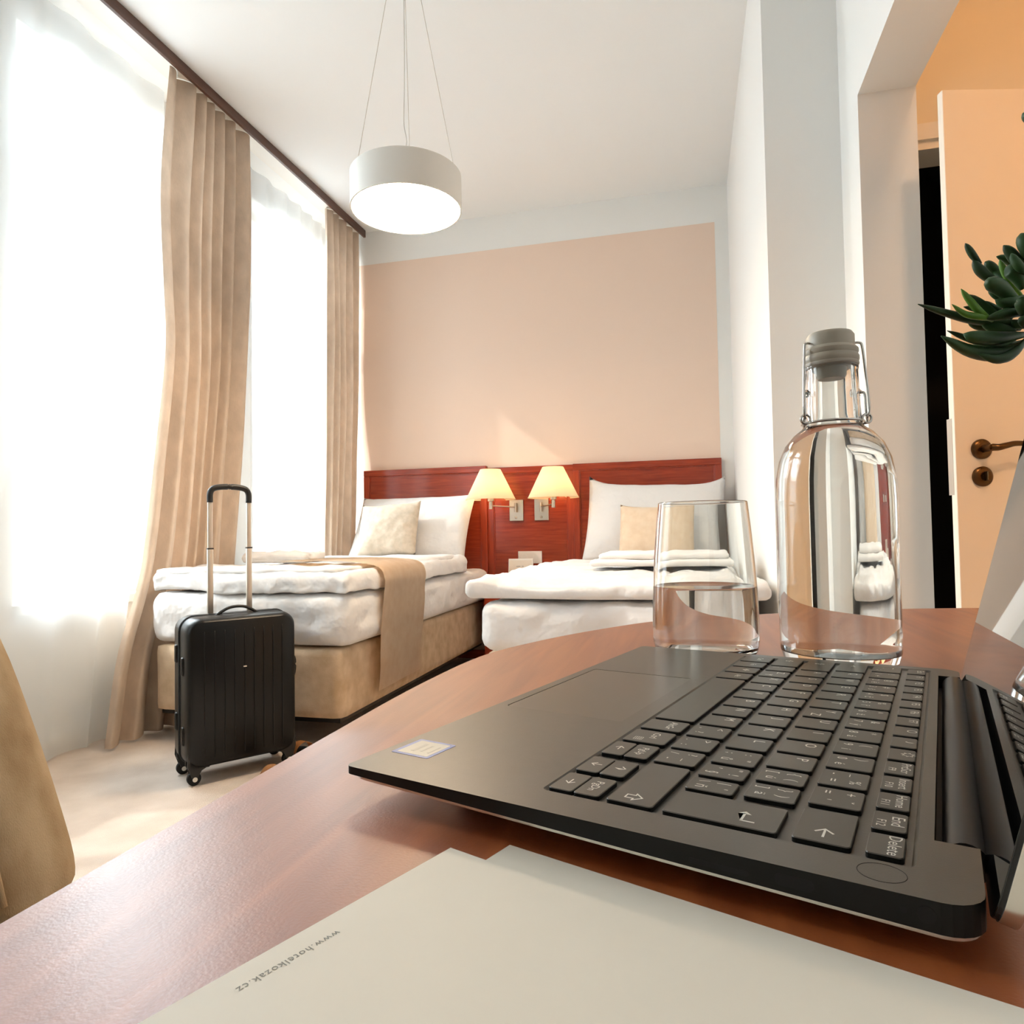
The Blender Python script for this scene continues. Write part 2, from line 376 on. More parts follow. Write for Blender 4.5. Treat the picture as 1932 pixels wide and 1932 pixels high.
# baseboards
struct('baseboard_back', B(LEFT, PX, BACK - .012, BACK - .0016, 0, .06), M_HEAD)
struct('baseboard_left', B(LEFT, LEFT + .012, FRONT, BACK - .012, 0, .06), M_WHITEP)
# ---- hall door, ajar
dr = struct('door_1', B(0, .78, 0, .022, 0.008, 2.0, 0.002), M_DOOR)
dr.location = (0.676, 2.003, 0); dr.rotation_euler = (0, 0, math.atan2(CR.y, CR.x))
def lathe_y(prof, c, seg=32):
    bm = bmesh.new(); lathe(bm, prof, seg)
    bmesh.ops.rotate(bm, verts=bm.verts, cent=(0, 0, 0), matrix=Matrix.Rotation(PI / 2, 3, 'X'))   # +z -> -y
    bmesh.ops.translate(bm, verts=bm.verts, vec=c); return bm
hx, hz = 0.066, 1.047
rose = [(0, 0), (.026, 0), (.026, .006), (.022, .010), (.014, .012), (.010, .012), (.010, .014), (0, .014)]
hd = obj('handle', lathe_y(rose, (hx, 0, hz)), M_BRONZE, dr, True, 35)
bm = bmesh.new(); tube(bm, [(hx, 0, hz), (hx, -.045, hz)], .0085, 16)
tube(bm, spline([(hx, -.042, hz), (hx + .012, -.05, hz - .001), (hx + .03, -.052, hz + .003), (hx + .06, -.05, hz + .008), (hx + .12, -.048, hz + .004)], 20), [.0095 - .0035 * (i / 20) for i in range(21)], 12)
obj('lever', bm, M_BRONZE, hd, True, 40)
ky = obj('lock_rose', lathe_y(rose, (hx, 0, hz - .071)), M_BRONZE, dr, True, 35)
obj('turn_knob', B(hx - .004, hx + .004, -.03, -.013, hz - .083, hz - .059, .002), M_BRONZE, ky)
obj('latch_plate', B(-.001, .001, .01, .03, .93, 1.13), M_NICKEL, dr)

# ================================================================== TABLE
TZ = 0.75
tp = [(-.175, -.6), (-.178, .304), (-.177, .42), (-.167, .536), (-.142, .61), (-.1, .69), (-.041, .773), (.02, .818), (.095, .862), (.17, .897), (.243, .925), (.333, .945), (.42, .953), (.515, .955), (.515, -.6)]
arc = spline([(x, y, 0) for x, y in tp[1:14]], 60)
tabP = [(-.175, -.6)] + [(p.x, p.y) for p in arc] + [(.515, -.6)]
tb = thing('table', 'cherry wood desk table with rounded corner under the open laptop', 'table', (0, 0, 0))
bm = bmesh.new(); prism(bm, tabP[::-1], TZ - .028, TZ, .003, 2); obj('tabletop', bm, M_TABLE, tb, True, 40)
obj('side_panel', B(-.05, .48, -.52, -.49, 0, TZ - .028, .002), M_TABLE, tb)
obj('side_panel', B(.08, .48, .60, .63, 0, TZ - .028, .002), M_TABLE, tb)
obj('back_panel', B(.46, .48, -.49, .60, .35, TZ - .028, .002), M_TABLE, tb)

# ================================================================== LAPTOP
LTH = -0.30878; ZD = 0.0134
lp = thing('laptop', 'open black laptop with silver edges resting on the cherry wood desk', 'laptop', (-.1279, .2374, TZ), LTH)
LD, LW = .200, .304
KX0, KX1, KY0, KY1 = .0765, .1858, .0155, .2955    # keyboard tray
TP = (.0055, .0675, .1045, .2085)                    # trackpad
def dz(x): return ZD - (.0028 + .0046 * min(1, x / .15))
# base body: dark sides that grow towards the hinge
outer = []
for (cx, cy, a0, r) in ((LD - .009, LW - .009, 0, .009), (.003, LW - .003, PI / 2, .003), (.003, .003, PI, .003), (LD - .009, .009, 1.5 * PI, .009)):
    for i in range(7): outer.append((cx + r * math.cos(a0 + PI / 2 * i / 6), cy + r * math.sin(a0 + PI / 2 * i / 6)))
SX = .1895; S0, S1 = .036, .281
def with_notch(P):
    out = []; done = False
    n = len(P)
    for i in range(n):
        out.append(P[i]); a, b = P[i], P[(i + 1) % n]
        if abs(a[0] - LD) < 1e-6 and abs(b[0] - LD) < 1e-6 and abs(a[1] - b[1]) > .2:
            lo, hi = (S0, S1) if b[1] > a[1] else (S1, S0)
            out += [(LD, lo), (SX, lo), (SX, hi), (LD, hi)]
    return out
outn = with_notch(outer)
bm = bmesh.new()
def loop(bm, P, z): return [bm.verts.new((x, y, z)) for x, y in P]
def edges(bm, L): return [bm.edges.new((L[i], L[(i + 1) % len(L)])) for i in range(len(L))]
top = loop(bm, outn, ZD); E1 = edges(bm, top)
hole = loop(bm, rrect(KX0, KX1, KY0, KY1, .002, 3), ZD); E2 = edges(bm, hole)
hole2 = loop(bm, rrect(TP[0], TP[1], TP[2], TP[3], .002, 3), ZD); E3 = edges(bm, hole2)
bmesh.ops.triangle_fill(bm, use_beauty=True, use_dissolve=False, edges=E1 + E2 + E3, normal=(0, 0, 1))
hl = loop(bm, rrect(KX0 + .0011, KX1 - .0011, KY0 + .0011, KY1 - .0011, .002, 3), ZD - .0011)
for i in range(len(hole)): bm.faces.new((hole[i], hole[(i + 1) % len(hole)], hl[(i + 1) % len(hole)], hl[i]))
bm.faces.new(hl)
h2 = loop(bm, rrect(TP[0], TP[1], TP[2], TP[3], .002, 3), ZD - .0012)
for i in range(len(hole2)): bm.faces.new((hole2[i], hole2[(i + 1) % len(hole2)], h2[(i + 1) % len(hole2)], h2[i]))
bm.faces.new(h2)
obj('deck', bm, M_DECK, lp)
bm = bmesh.new(); top = loop(bm, outn, ZD - .00005); low = [bm.verts.new((v.co.x, v.co.y, dz(v.co.x))) for v in top]
for i in range(len(top)): bm.faces.new((top[i], low[i], low[(i + 1) % len(top)], top[(i + 1) % len(top)]))
bm.faces.new(low); obj('side_band', bm, M_SIDE, lp)
obj('hinge_gap_shade', B(SX - .0005, LD - .001, S0 - .0005, S1 + .0005, dz(.195) - .0005, dz(.195) + .0004), M_SIDE, lp)  # black filler added under the hinge gap, shade put in as colour
tpm = bmesh.new(); prism(tpm, rrect(TP[0] + .0004, TP[1] + .0002, TP[2] + .0004, TP[3] - .0004, .0018, 3), ZD - .0012, ZD - .0001); obj('trackpad', tpm, M_PAD, lp)
# silver bottom plate
bm = bmesh.new(); P = rrect(.001, LD - .001, .0008, LW - .0008, .008, 6)
a_ = [bm.verts.new((x, y, dz(x))) for x, y in P]; b_ = [bm.verts.new((x, y, dz(x) - .0012)) for x, y in P]
c_ = [bm.verts.new((.012 + (x - LD / 2) * .9 + LD / 2 - .012, .006 + (y - LW / 2) * .95 + LW / 2 - .006, dz(x) - .0024)) for x, y in P]
for i in range(len(P)):
    j = (i + 1) % len(P); bm.faces.new((a_[i], a_[j], b_[j], b_[i])); bm.faces.new((b_[i], b_[j], c_[j], c_[i]))
bm.faces.new(c_); bm.faces.new(a_)
obj('bottom_plate', bm, M_SILVER, lp, True, 30)
obj('rubber_foot', B(.03, .038, .03, .274, 0, dz(.034) - .002), M_RUBBER, lp)
obj('rubber_foot', B(.172, .182, .03, .274, 0, dz(.18) - .002), M_RUBBER, lp)
# hinge barrel
bm = bmesh.new(); tube(bm, [(.1968, S0 + .001, ZD - .0052), (.1968, S1 - .001, ZD - .0052)], .0056, 24); obj('hinge_barrel', bm, M_BLACK, lp, True, 40)
# ports on the right side
def port(name, x0, x1, z0, z1, r):
    bm = bmesh.new(); prism(bm, rrect(x0, x1, z0, z1, r, 4), 0, .0012)
    bmesh.ops.rotate(bm, verts=bm.verts, cent=(0, 0, 0), matrix=Matrix.Rotation(PI / 2, 3, 'X')); bmesh.ops.translate(bm, verts=bm.verts, vec=(0, .0011, 0))
    return obj(name, bm, M_HOLE, lp)
port('card_slot', .132, .148, ZD - .0049, ZD - .0034, .0005)
port('usb_port', .1545, .1640, ZD - .0050, ZD - .0020, .0014)
port('audio_jack', .1862, .1902, ZD - .0056, ZD - .0016, .0019)
port('indicator_button', .1828, .1842, ZD - .0044, ZD - .0030, .0006)
# power button ring
bm = bmesh.new(); tube(bm, [(.1785 + .0056 * math.cos(t), .0088 + .0056 * math.sin(t) * .9, ZD - .00002) for t in [2 * PI * i / 40 for i in range(40)]], .00011, 6, closed=True)
obj('power_button', bm, M_HOLE, lp)
# sticker
bm = bmesh.new(); prism(bm, rrect(.0042, .0228, .0208, .0396, .0008, 3), ZD, ZD + .00012); st = obj('sticker', bm, M_STICK, lp)
bm = bmesh.new(); prism(bm, rrect(.0060, .0212, .0224, .0380, .0006, 3), ZD + .0001, ZD + .00016); obj('sticker_face', bm, M_STICK2, st)
bm = bmesh.new()
box(bm, .0105, .0122, .0255, .0350, ZD + .0001, ZD + .0002); box(bm, .0145, .0155, .0265, .0340, ZD + .0001, ZD + .0002)
box(bm, .0185, .0193, .026, .034, ZD + .0001, ZD + .0002)
obj('sticker_print', bm, M_STICK3, st)

# ---- keys: (x0,x1,y0,y1) in deck metres, y grows away from the camera (user's left)
KZ0, KZ1 = ZD - .0011, ZD + .0005
_KM = {}
def key(x0, x1, y0, y1, legs=()):
    w_, d_ = round(x1 - x0, 4), round(y1 - y0, 4)
    if (w_, d_) not in _KM:
        bm = bmesh.new(); prism(bm, rrect(-w_ / 2, w_ / 2, -d_ / 2, d_ / 2, .0012, 3), KZ0, KZ1, .00025, 1)
        me = bpy.data.meshes.new('key'); bmesh.ops.recalc_face_normals(bm, faces=bm.faces); bm.to_mesh(me); bm.free(); me.materials.append(M_KEY); me.materials.append(M_SIDE); _KM[(w_, d_)] = me
        for p in me.polygons:
            if p.normal.z < .5: p.material_index = 1
    o = bpy.data.objects.new('key', _KM[(w_, d_)]); COL.objects.link(o); o.parent = lp; o.location = ((x0 + x1) / 2, (y0 + y1) / 2, 0)
    for (s, fx, fy, size) in legs:      # fx: -1 user's left .. 1 right, fy: -1 front .. 1 back
        l = bpy.data.objects.new('legend', text_mesh(s, size, M_LEG)); COL.objects.link(l); l.parent = o
        l.location = (fy * w_ / 2, -fx * d_ / 2, KZ1 + .00006); l.rotation_euler = (0, 0, -PI / 2)
def four(a, b, c=None, d=None):      # b shifted top-left, a bottom-left, c bottom-right, d top-right
    L = []
    if b: L.append((b, -.5, .45, .0052))
    if a: L.append((a, -.5, -.45, .0052))
    if c: L.append((c, .35, -.45, .0052))
    if d: L.append((d, .35, .45, .0052))
    return L
G = .0031
# number row
R = (.1554, .1705); key(*R, .0182, .0420, [('\u2190', .45, 0, .0085)])
num = [('=', '+', "'", '\u02c7'), ('-', '_', '=', '%'), ('0', ')', '\u00e9', None), ('9', '(', '\u00ed', None), ('8', '*', '\u00e1', None), ('7', '&', '\u00fd', None), ('6', '^', '\u017e', None), ('5', '%', '\u0159', None), ('4', '$', '\u010d', None), ('3', '#', '\u0161', None), ('2', '@', '\u011b', None), ('1', '!', '+', None), ('`', '~', ';', None)]
P_ = .01917; y = .0463
for t in num: key(*R, y, y + P_ - G, four(*t)); y += P_
# letter rows
def letters(R, y, S, P_=.0193):
    for s in S: key(*R, y, y + P_ - G, [(s, -.45, .35, .0062)] + ([('Z' if s == 'Y' else 'Y', .45, -.35, .0062)] if s in 'YZ' else [])); y += P_
    return y
R = (.1366, .1522)
key(*R, .0420, .0556, four(']', '}', '\u00e4', ')')); key(*R, .0588, .0722, four('[', '{', '\u00fa', '('))
y = letters(R, .0754, 'POIUYTREWQ'); key(*R, y, .2945, [('\u21e5', -.4, 0, .006)])
key(.1179, .1516, .0176, .0368, [('\u21b5', .2, .35, .0095)])
R = (.1179, .1336)
key(*R, .0398, .0512, four('\\', '|', '\u0148', "'")); key(*R, .0544, .0668, four("'", '"', '\u00a7', '!')); key(*R, .0700, .0868, four(';', ':', '\u016f', '"'))
y = letters(R, .0902, 'LKJHGFDSA', .0192); key(*R, y, .2945, [('\u21ea', -.4, 0, .006)])
R = (.0992, .1148)
key(*R, .0176, .0572, [('\u21e7', .72, -.1, .0078)])
y = .0603
for t in (('/', '?', '-', '_'), ('.', '>', ':', None), (',', '<', '?', None)): key(*R, y, y + .0192 - G, four(*t)); y += .0192
y = letters(R, y, 'MNBVCXZ', .0192); key(*R, y, y + .0135, four('\\', '|')); key(*R, y + .0166, .2945, [('\u21e7', -.4, 0, .006)])
R = (.0785, .0965)
for (y0, lo, hi) in ((.0174, '\u2192', 'PgDn'), (.0377, '\u2193', '\u2191'), (.0597, '\u2190', 'PgUp')):
    key(.0780, .0869, y0, y0 + .0166, [(lo, 0, 0, .006)]); key(.0874, .0965, y0, y0 + .0166, [(hi, 0, 0, .0042 if len(hi) > 1 else .006)])
key(*R, .0795, .0963, [('Ctrl', -.2, .2, .0046), ('\u25a4', .5, -.4, .005)]); key(*R, .0997, .1148, [('AltGr', 0, .3, .0046)])
key(*R, .1181, .2152)
for (y0, s) in ((.2184, 'Alt'), (.2376, '\u2756'), (.2568, 'Fn'), (.2760, 'Ctrl')): key(*R, y0, y0 + (.0161 if s != 'Ctrl' else .0185), [(s, 0, .2, .0046)])
R = (.1739, .1830); y = .0183; P_ = .01726
fn = ['Delete', 'End', 'Home', 'Insert', 'PrtScr', '\u2600', '\u266a', '\u25cb', 'F7', 'F6', 'F5', 'F4', 'F3', 'F2', 'F1', 'Esc']
f2 = {'End': 'F12', 'Home': 'F11', 'Insert': 'F10', 'PrtScr': 'F9'}
for s in fn:
    L = [(s, -.05, .42, .0044 if len(s) > 3 else .005)]
    if s in f2: L.append((f2[s], .3, -.5, .0036))
    if s == 'Delete': L = [(s, 0, .42, .0048)]
    key(*R, y, y + P_ - G, L); y += P_

# ---- lid
LA = math.radians(104.0)
lid = bpy.data.objects.new('lid', None)
def lidm(bm):
    # local lid: u along +x (up the lid), y, w = thickness behind (+)
    Mx = Matrix(((math.cos(PI - LA), 0, math.sin(LA) * 1.0, 0), (0, 1, 0, 0), (math.sin(LA), 0, -math.cos(PI - LA), 0), (0, 0, 0, 1)))
    ux = Vector((-math.cos(LA), 0, math.sin(LA))); wx = Vector((math.sin(LA), 0, math.cos(LA)))
    for v in bm.verts:
        u, yy, ww = v.co; p = ux * u + wx * ww; v.co = Vector((.2005 + p.x, yy, ZD - .0042 + p.z))
    return bm
bm = bmesh.new(); prism(bm, rrect(0, .2, .0004, LW - .0004, .008, 6), .0012, .0052, .0008, 2); bpy.data.objects.remove(lid)
lid = obj('lid', lidm(bm), M_SILVER, lp, True, 30)
bm = bmesh.new(); prism(bm, rrect(.0002, .1998, .0012, LW - .0012, .0075, 6), .0002, .0013); obj('lid_rim', lidm(bm), M_BLACK, lid)
bm = bmesh.new(); prism(bm, rrect(.0004, .1994, .0016, LW - .0016, .007, 6), 0, .0003); obj('screen', lidm(bm), M_SCREEN, lid)

# ================================================================== PAPERS
def sheet(name, P, z, label, grp):
    bm = bmesh.new(); prism(bm, P, z, z + .0006)
    o = tag(obj(name, bm, M_PAPER), label, 'paper', grp)
    return o
def quad(c, e, wd, ht):
    c = Vector((c[0], c[1])); e = Vector((e[0] - c[0], e[1] - c[1])).normalized(); f = Vector((e.y, -e.x))   # e along the left edge (towards viewer), f to the right
    return c, e, f
cA = onz(850, 1598, TZ + .0015); eA = onz(255, 1932, TZ + .0015)
d1 = (eA - cA); d1.z = 0; d1.normalize(); d2 = Vector((-d1.y, d1.x, 0))
cB = onz(962, 1595, TZ + .0004); rB = onz(1932, 1905, TZ + .0004)
f1 = (rB - cB); f1.z = 0; f1.normalize(); f2_ = Vector((f1.y, -f1.x, 0))
B_ = [cB, cB + f1 * .21, cB + f1 * .21 + f2_ * .29, cB + f2_ * .29]
ob = sheet('brochure', [(p.x, p.y) for p in B_], TZ, 'pale lower brochure sheet showing its corner under the printed sheet on the desk', None)
A_ = [cA, cA + d1 * .28, cA + d1 * .28 + d2 * .2, cA + d2 * .2]
oa = sheet('letter_sheet', [(p.x, p.y) for p in A_][::-1], TZ + .0007, 'cream paper sheet with a printed web address lying beside the laptop', None)
p0 = onz(448, 1868, TZ + .0014); p1 = onz(640, 1757, TZ + .0014)
dv = p0 - p1; L_ = math.hypot(dv.x, dv.y)
tm = text_mesh('www.hotelkozak.cz', .0034, M_INK, 1.12)
xs = [v.co.x for v in tm.vertices]; wd = max(xs) - min(xs)
tx = bpy.data.objects.new('printed_text', tm); COL.objects.link(tx); tx.parent = oa
tx.location = ((p0.x + p1.x) / 2, (p0.y + p1.y) / 2, TZ + .00136); tx.rotation_euler = (0, 0, math.atan2(dv.y, dv.x)); s_ = L_ / wd; tx.scale = (s_, s_, 1)

# ================================================================== BOTTLE AND GLASS
def crease(P, d=.0005, lim=28):
    out = []
    for i, p in enumerate(P):
        if 0 < i < len(P) - 1:
            a = Vector(p) - Vector(P[i - 1]); b = Vector(P[i + 1]) - Vector(p)
            if a.length > 1e-9 and b.length > 1e-9 and math.degrees(a.angle(b)) > lim:
                q0 = Vector(p) - a.normalized() * min(d, a.length * .4); q1 = Vector(p) + b.normalized() * min(d, b.length * .4)
                out += ([tuple(Vector(p) - a.normalized() * 2 * d)] if a.length > 4 * d else []) + [tuple(q0), tuple(q0 * .25 + Vector(p) * .5 + q1 * .25), tuple(q1)] + ([tuple(Vector(p) + b.normalized() * 2 * d)] if b.length > 4 * d else []); continue
        out.append(tuple(p))
    return out
bc = at(1585, 1250, .502); bl = thing('water_bottle', 'clear swing-top glass bottle full of water behind the laptop', 'bottle', (bc.x, bc.y, TZ), 0)
ro = [(0, .004), (.026, .003), (.031, .0006), (.034, .0004), (.0385, .004), (.0405, .011), (.0408, .03), (.0408, .12), (.0402, .136), (.0380, .150), (.0335, .161), (.0270, .169), (.0212, .1735), (.0198, .176), (.0194, .181), (.0190, .190), (.0184, .205), (.0182, .2150), (.0186, .2165), (.0186, .2195), (.0160, .2205)]
ri = [(.0140, .2195), (.0142, .205), (.0148, .19), (.0155, .178), (.0180, .172), (.0245, .1655), (.031, .158), (.0355, .1475), (.0378, .135), (.0384, .12), (.0384, .03), (.0375, .014), (.034, .010), (.02, .011), (0, .014)]
bm = bmesh.new(); lathe(bm, crease(ro + ri), 96); obj('glass_body', bm, M_GLASS, bl, True)
rw = [(0, .0137), (.02, .0107), (.0343, .0097), (.0378, .0139), (.0387, .03), (.0387, .12), (.0381, .135), (.0358, .1477), (.0313, .1583), (.0248, .1658), (.0183, .1724), (.0178, .1735), (0, .1735)]
bm = bmesh.new(); lathe(bm, crease(rw), 96); obj('water', bm, M_WATER, bl, True, 50)
bm = bmesh.new(); lathe(bm, [(0, .2095), (.009, .2100), (.0105, .2125), (.0110, .2185), (.0188, .2215), (.0194, .2235), (.0194, .2255), (.0183, .2275), (.0190, .2290), (.0190, .2310), (.0172, .2330), (.0166, .2335), (.0166, .2415), (.0150, .2440), (.0, .2450)], 48)
cp = obj('stopper', bm, M_CAP, bl, True, 40)
bm = bmesh.new(); lathe(bm, [(.0110, .2190), (.0188, .2190), (.0192, .2203), (.0188, .2217), (.0110, .2217)], 48, close=True); obj('gasket', bm, M_GASKET, cp, True, 40)
wr = .0009
side = Vector((CR.x, CR.y, 0)).normalized(); fw = Vector((-side.y, side.x, 0))
def bp(s, f, z): return side * s + fw * f + Vector((0, 0, z))
bm = bmesh.new()
for sg in (-1, 1):
    tube(bm, spline([bp(sg * .0150, -.002, .2365), bp(sg * .0195, -.004, .2362), bp(sg * .0212, -.005, .2330), bp(sg * .0225, -.006, .215), bp(sg * .0236, -.007, .195), bp(sg * .0238, -.007, .185), bp(sg * .0225, -.006, .180)], 30), wr, 8)
    tube(bm, [bp(sg * .0225, -.006, .1797) + (side * math.cos(t) + Vector((0, 0, 1)) * math.sin(t)) * .0033 for t in [2 * PI * i / 20 for i in range(20)]], wr, 8, closed=True)
    tube(bm, spline([bp(sg * .0185, -.002, .1995), bp(sg * .0215, -.004, .1992), bp(sg * .0222, -.005, .196), bp(sg * .0225, -.005, .185), bp(sg * .0235, -.004, .1775), bp(sg * .0205, -.002, .1765)], 24), wr, 8)
obj('wire_bail', bm, M_CHROME, bl, True)
bm = bmesh.new(); tube(bm, [(.0208 * math.cos(t), .0208 * math.sin(t), .1772) for t in [2 * PI * i / 48 for i in range(48)]], wr, 8, closed=True); obj('neck_wire', bm, M_CHROME, bl, True)
for sg in (-1, 1):
    bm = bmesh.new(); bmesh.ops.create_uvsphere(bm, u_segments=16, v_segments=10, radius=.0030, matrix=Matrix.Translation(bp(sg * .0188, -.001, .1995))); obj('glass_lug', bm, M_GLASS, bl, True)

gc = at(1332, 1240, .540); gl = thing('drinking_glass', 'clear tapered tumbler half full of water beside the swing-top bottle', 'glass', (gc.x, gc.y, TZ), 0)
go = [(0, .0016), (.028, .0012), (.032, .0004), (.0355, .0012), (.0390, .006), (.0405, .014), (.0406, .03), (.0398, .055), (.0382, .08), (.0360, .105), (.0343, .1215), (.0338, .1222)]
gi = [(.0331, .1218), (.0348, .105), (.0370, .08), (.0386, .055), (.0394, .03), (.0392, .016), (.0375, .0105), (.034, .0085), (.02, .008), (0, .008)]
bm = bmesh.new(); lathe(bm, crease(go + gi), 96); obj('glass_body', bm, M_GLASS, gl, True)
gw = [(0, .0077), (.02, .0077), (.0343, .0082), (.0378, .0102), (.0395, .0158), (.0397, .03), (.0389, .0545), (.0385, .0565), (.0375, .0560), (0, .0560)]
bm = bmesh.new(); lathe(bm, crease(gw), 96); obj('water', bm, M_WATER, gl, True, 50)

# ================================================================== PLANT
pc = Vector((.385, .70, TZ)); pl = thing('potted_succulent', 'trailing dark green finger-leaved succulent in a pale pot on the desk', 'plant', tuple(pc), 0)
bm = bmesh.new(); lathe(bm, [(0, 0), (.042, 0), (.047, .01), (.056, .12), (.060, .20), (.062, .205), (.058, .207), (.054, .198), (.05, .19), (0, .19)], 40); obj('pot', bm, M_POT, pl, True, 50)
bm = bmesh.new(); lathe(bm, [(.0535, .191), (.03, .195), (0, .197)], 24); obj('soil', bm, M_SOIL, pl, True)
def leafmesh(Ln, W, curl, seed):
    bm = bmesh.new(); n = 12; rings = []
    for i in range(n + 1):
        t = i / n; r = W * (0.30 + 0.70 * math.sin(PI * min(1, (t * .86 + .10)) ** 1.15)) * (1 if t < .97 else .45)
        a = curl * t; c = Vector((0, -Ln * (math.sin(a) / max(curl, 1e-3) if curl else t) * 1.0, Ln * ((1 - math.cos(a)) / curl if abs(curl) > 1e-3 else 0)))
        nx = Vector((1, 0, 0)); nz = Vector((0, math.sin(a), math.cos(a)))
        rings.append([bm.verts.new(c + nx * math.cos(2 * PI * k / 10) * r + nz * math.sin(2 * PI * k / 10) * r * .62) for k in range(10)])
    for i in range(n):
        for k in range(10): bm.faces.new((rings[i][k], rings[i][(k + 1) % 10], rings[i + 1][(k + 1) % 10], rings[i + 1][k]))
    bm.faces.new(rings[0][::-1]); bm.faces.new(rings[-1]); return bm
def curved_leaf(p_px, w0, mt, name='leaf', t0=.60):
    """leaf along pixel waypoints (u, v, depth offset) in the plane at about t0 from the lens, real thickness"""
    pts = [at(u, v, t0 + dt) - pc for (u, v, dt) in p_px]
    C = spline(pts, 14); R_ = []
    for i in range(15):
        t = i / 14; R_.append(min(w0, .0088) * .76 * (0.22 + 0.78 * math.sin(PI * min(1.0, t * .86 + .10))) * (1.0 if i < 13 else (.80 if i == 13 else .30)))
    bm = bmesh.new(); tube(bm, C, R_, 10); return obj(name, bm, mt, pl, True)
LV = [ # base -> tip, measured on the photograph
 ([(1925, 608, 0), (1850, 606, 0), (1790, 592, -.01), (1732, 574, -.02)], .0050, 0), ([(1932, 648, 0), (1890, 668, -.01), (1830, 662, -.02), (1776, 634, -.03)], .0080, 0),
 ([(1936, 640, 0), (1910, 668, -.02), (1880, 678, -.03), (1845, 668, -.03)], .0055, 0), ([(1930, 632, 0), (1880, 638, -.02), (1840, 636, -.03), (1818, 630, -.03)], .0078, 0),
 ([(1915, 640, 0), (1880, 652, -.01), (1830, 640, 0), (1787, 624, .0)], .0045, 0), ([(1880, 602, -.01), (1850, 598, -.02), (1820, 592, -.02), (1796, 574, -.02)], .0038, 1),
 ([(1872, 605, -.01), (1850, 590, -.02), (1828, 565, -.02), (1813, 545, -.02)], .0042, 1), ([(1890, 605, 0), (1870, 590, 0), (1845, 570, 0), (1828, 556, 0)], .0058, 0),
 ([(1925, 580, 0), (1890, 545, -.02), (1872, 535, -.03), (1866, 530, -.035)], .0105, 0), ([(1895, 545, .01), (1860, 520, .01), (1845, 505, .01), (1836, 490, .01)], .0062, 0),
 ([(1850, 498, .01), (1838, 485, .01), (1828, 470, .01), (1821, 459, .01)], .0042, 0), ([(1900, 535, .01), (1880, 515, .02), (1866, 500, .02), (1858, 494, .02)], .0060, 0),
 ([(1932, 545, -.01), (1918, 520, -.01), (1905, 510, -.01), (1897, 508, -.01)], .0085, 0), ([(1935, 520, .0), (1920, 495, 0), (1905, 475, 0), (1893, 463, 0)], .0065, 0),
 ([(1945, 495, 0), (1938, 470, -.01), (1930, 450, -.01), (1926, 440, -.01)], .0080, 0), ([(1950, 600, 0), (1938, 585, -.03), (1930, 570, -.04), (1926, 560, -.04)], .0090, 0),
 ([(1905, 600, .01), (1880, 585, .01), (1862, 575, .01), (1856, 568, .01)], .0048, 0), ([(1915, 625, .0), (1890, 620, 0), (1870, 618, 0), (1852, 612, 0)], .0060, 0),
 ([(1925, 620, .01), (1880, 618, .01), (1845, 614, .01), (1826, 608, .01)], .0060, 0), ([(1910, 600, 0), (1880, 590, .01), (1840, 583, .01), (1818, 579, .01)], .0040, 0),
 ([(1928, 560, .01), (1905, 530, .01), (1892, 505, .01), (1886, 490, .01)], .0042, 1), ([(1910, 575, 0), (1885, 560, 0), (1872, 548, 0), (1866, 545, 0)], .0052, 0),
 ([(1960, 235, 0), (1945, 225, 0), (1936, 218, 0), (1929, 214, 0)], .0060, 0), ([(1940, 590, -.01), (1910, 590, -.02), (1885, 595, -.02), (1862, 602, -.02)], .0062, 0),
 ([(1935, 615, .01), (1900, 612, .02), (1868, 600, .02), (1846, 588, .02)], .0046, 0), ([(1940, 535, .01), (1912, 500, .02), (1896, 488, .02), (1880, 484, .02)], .0050, 0),
 ([(1945, 520, -.01), (1925, 505, -.02), (1914, 490, -.02), (1908, 478, -.02)], .0050, 0), ([(1945, 640, .01), (1915, 650, .01), (1895, 648, .01), (1872, 642, .01)], .0042, 0),
 ([(1940, 600, .02), (1918, 575, .02), (1904, 560, .02), (1898, 548, .02)], .0050, 0), ([(1955, 620, -.01), (1940, 612, -.03), (1930, 604, -.04), (1922, 600, -.04)], .0060, 0),
 ([(1938, 560, -.01), (1915, 570, -.02), (1895, 572, -.02), (1878, 566, -.02)], .0068, 0)]
for (pp, w0, k) in LV: curved_leaf(pp, w0, (M_LEAF, M_LEAFN)[k])
hub = at(1965, 605, .60) - pc
bm = bmesh.new(); tube(bm, spline([(0, 0, .19), (-.005, -.01, .25), tuple(hub + Vector((.03, .01, .03))), tuple(hub), tuple(at(1905, 612, .60) - pc)], 20), .0042, 10); obj('stem', bm, M_LEAF, pl, True)
bm = bmesh.new(); tube(bm, spline([(0, 0, .19), (.0, -.01, .30), tuple(at(2010, 300, .62) - pc), tuple(at(1970, 240, .60) - pc)], 20), .004, 10); obj('stem', bm, M_LEAF, pl, True)
for i in range(34):       # foliage on the hidden side of the pot
    a = random.uniform(-1.9, 1.9); z = random.uniform(.16, .33); bm = leafmesh(random.uniform(.05, .08), random.uniform(.005, .008), random.uniform(.2, 1.0), i)
    o = obj('leaf', bm, M_LEAF, pl, True); o.location = (.010 * math.cos(a) + .012, .02 * math.sin(a), z); o.rotation_euler = (random.uniform(-.4, .3), 0, PI / 2 + a)

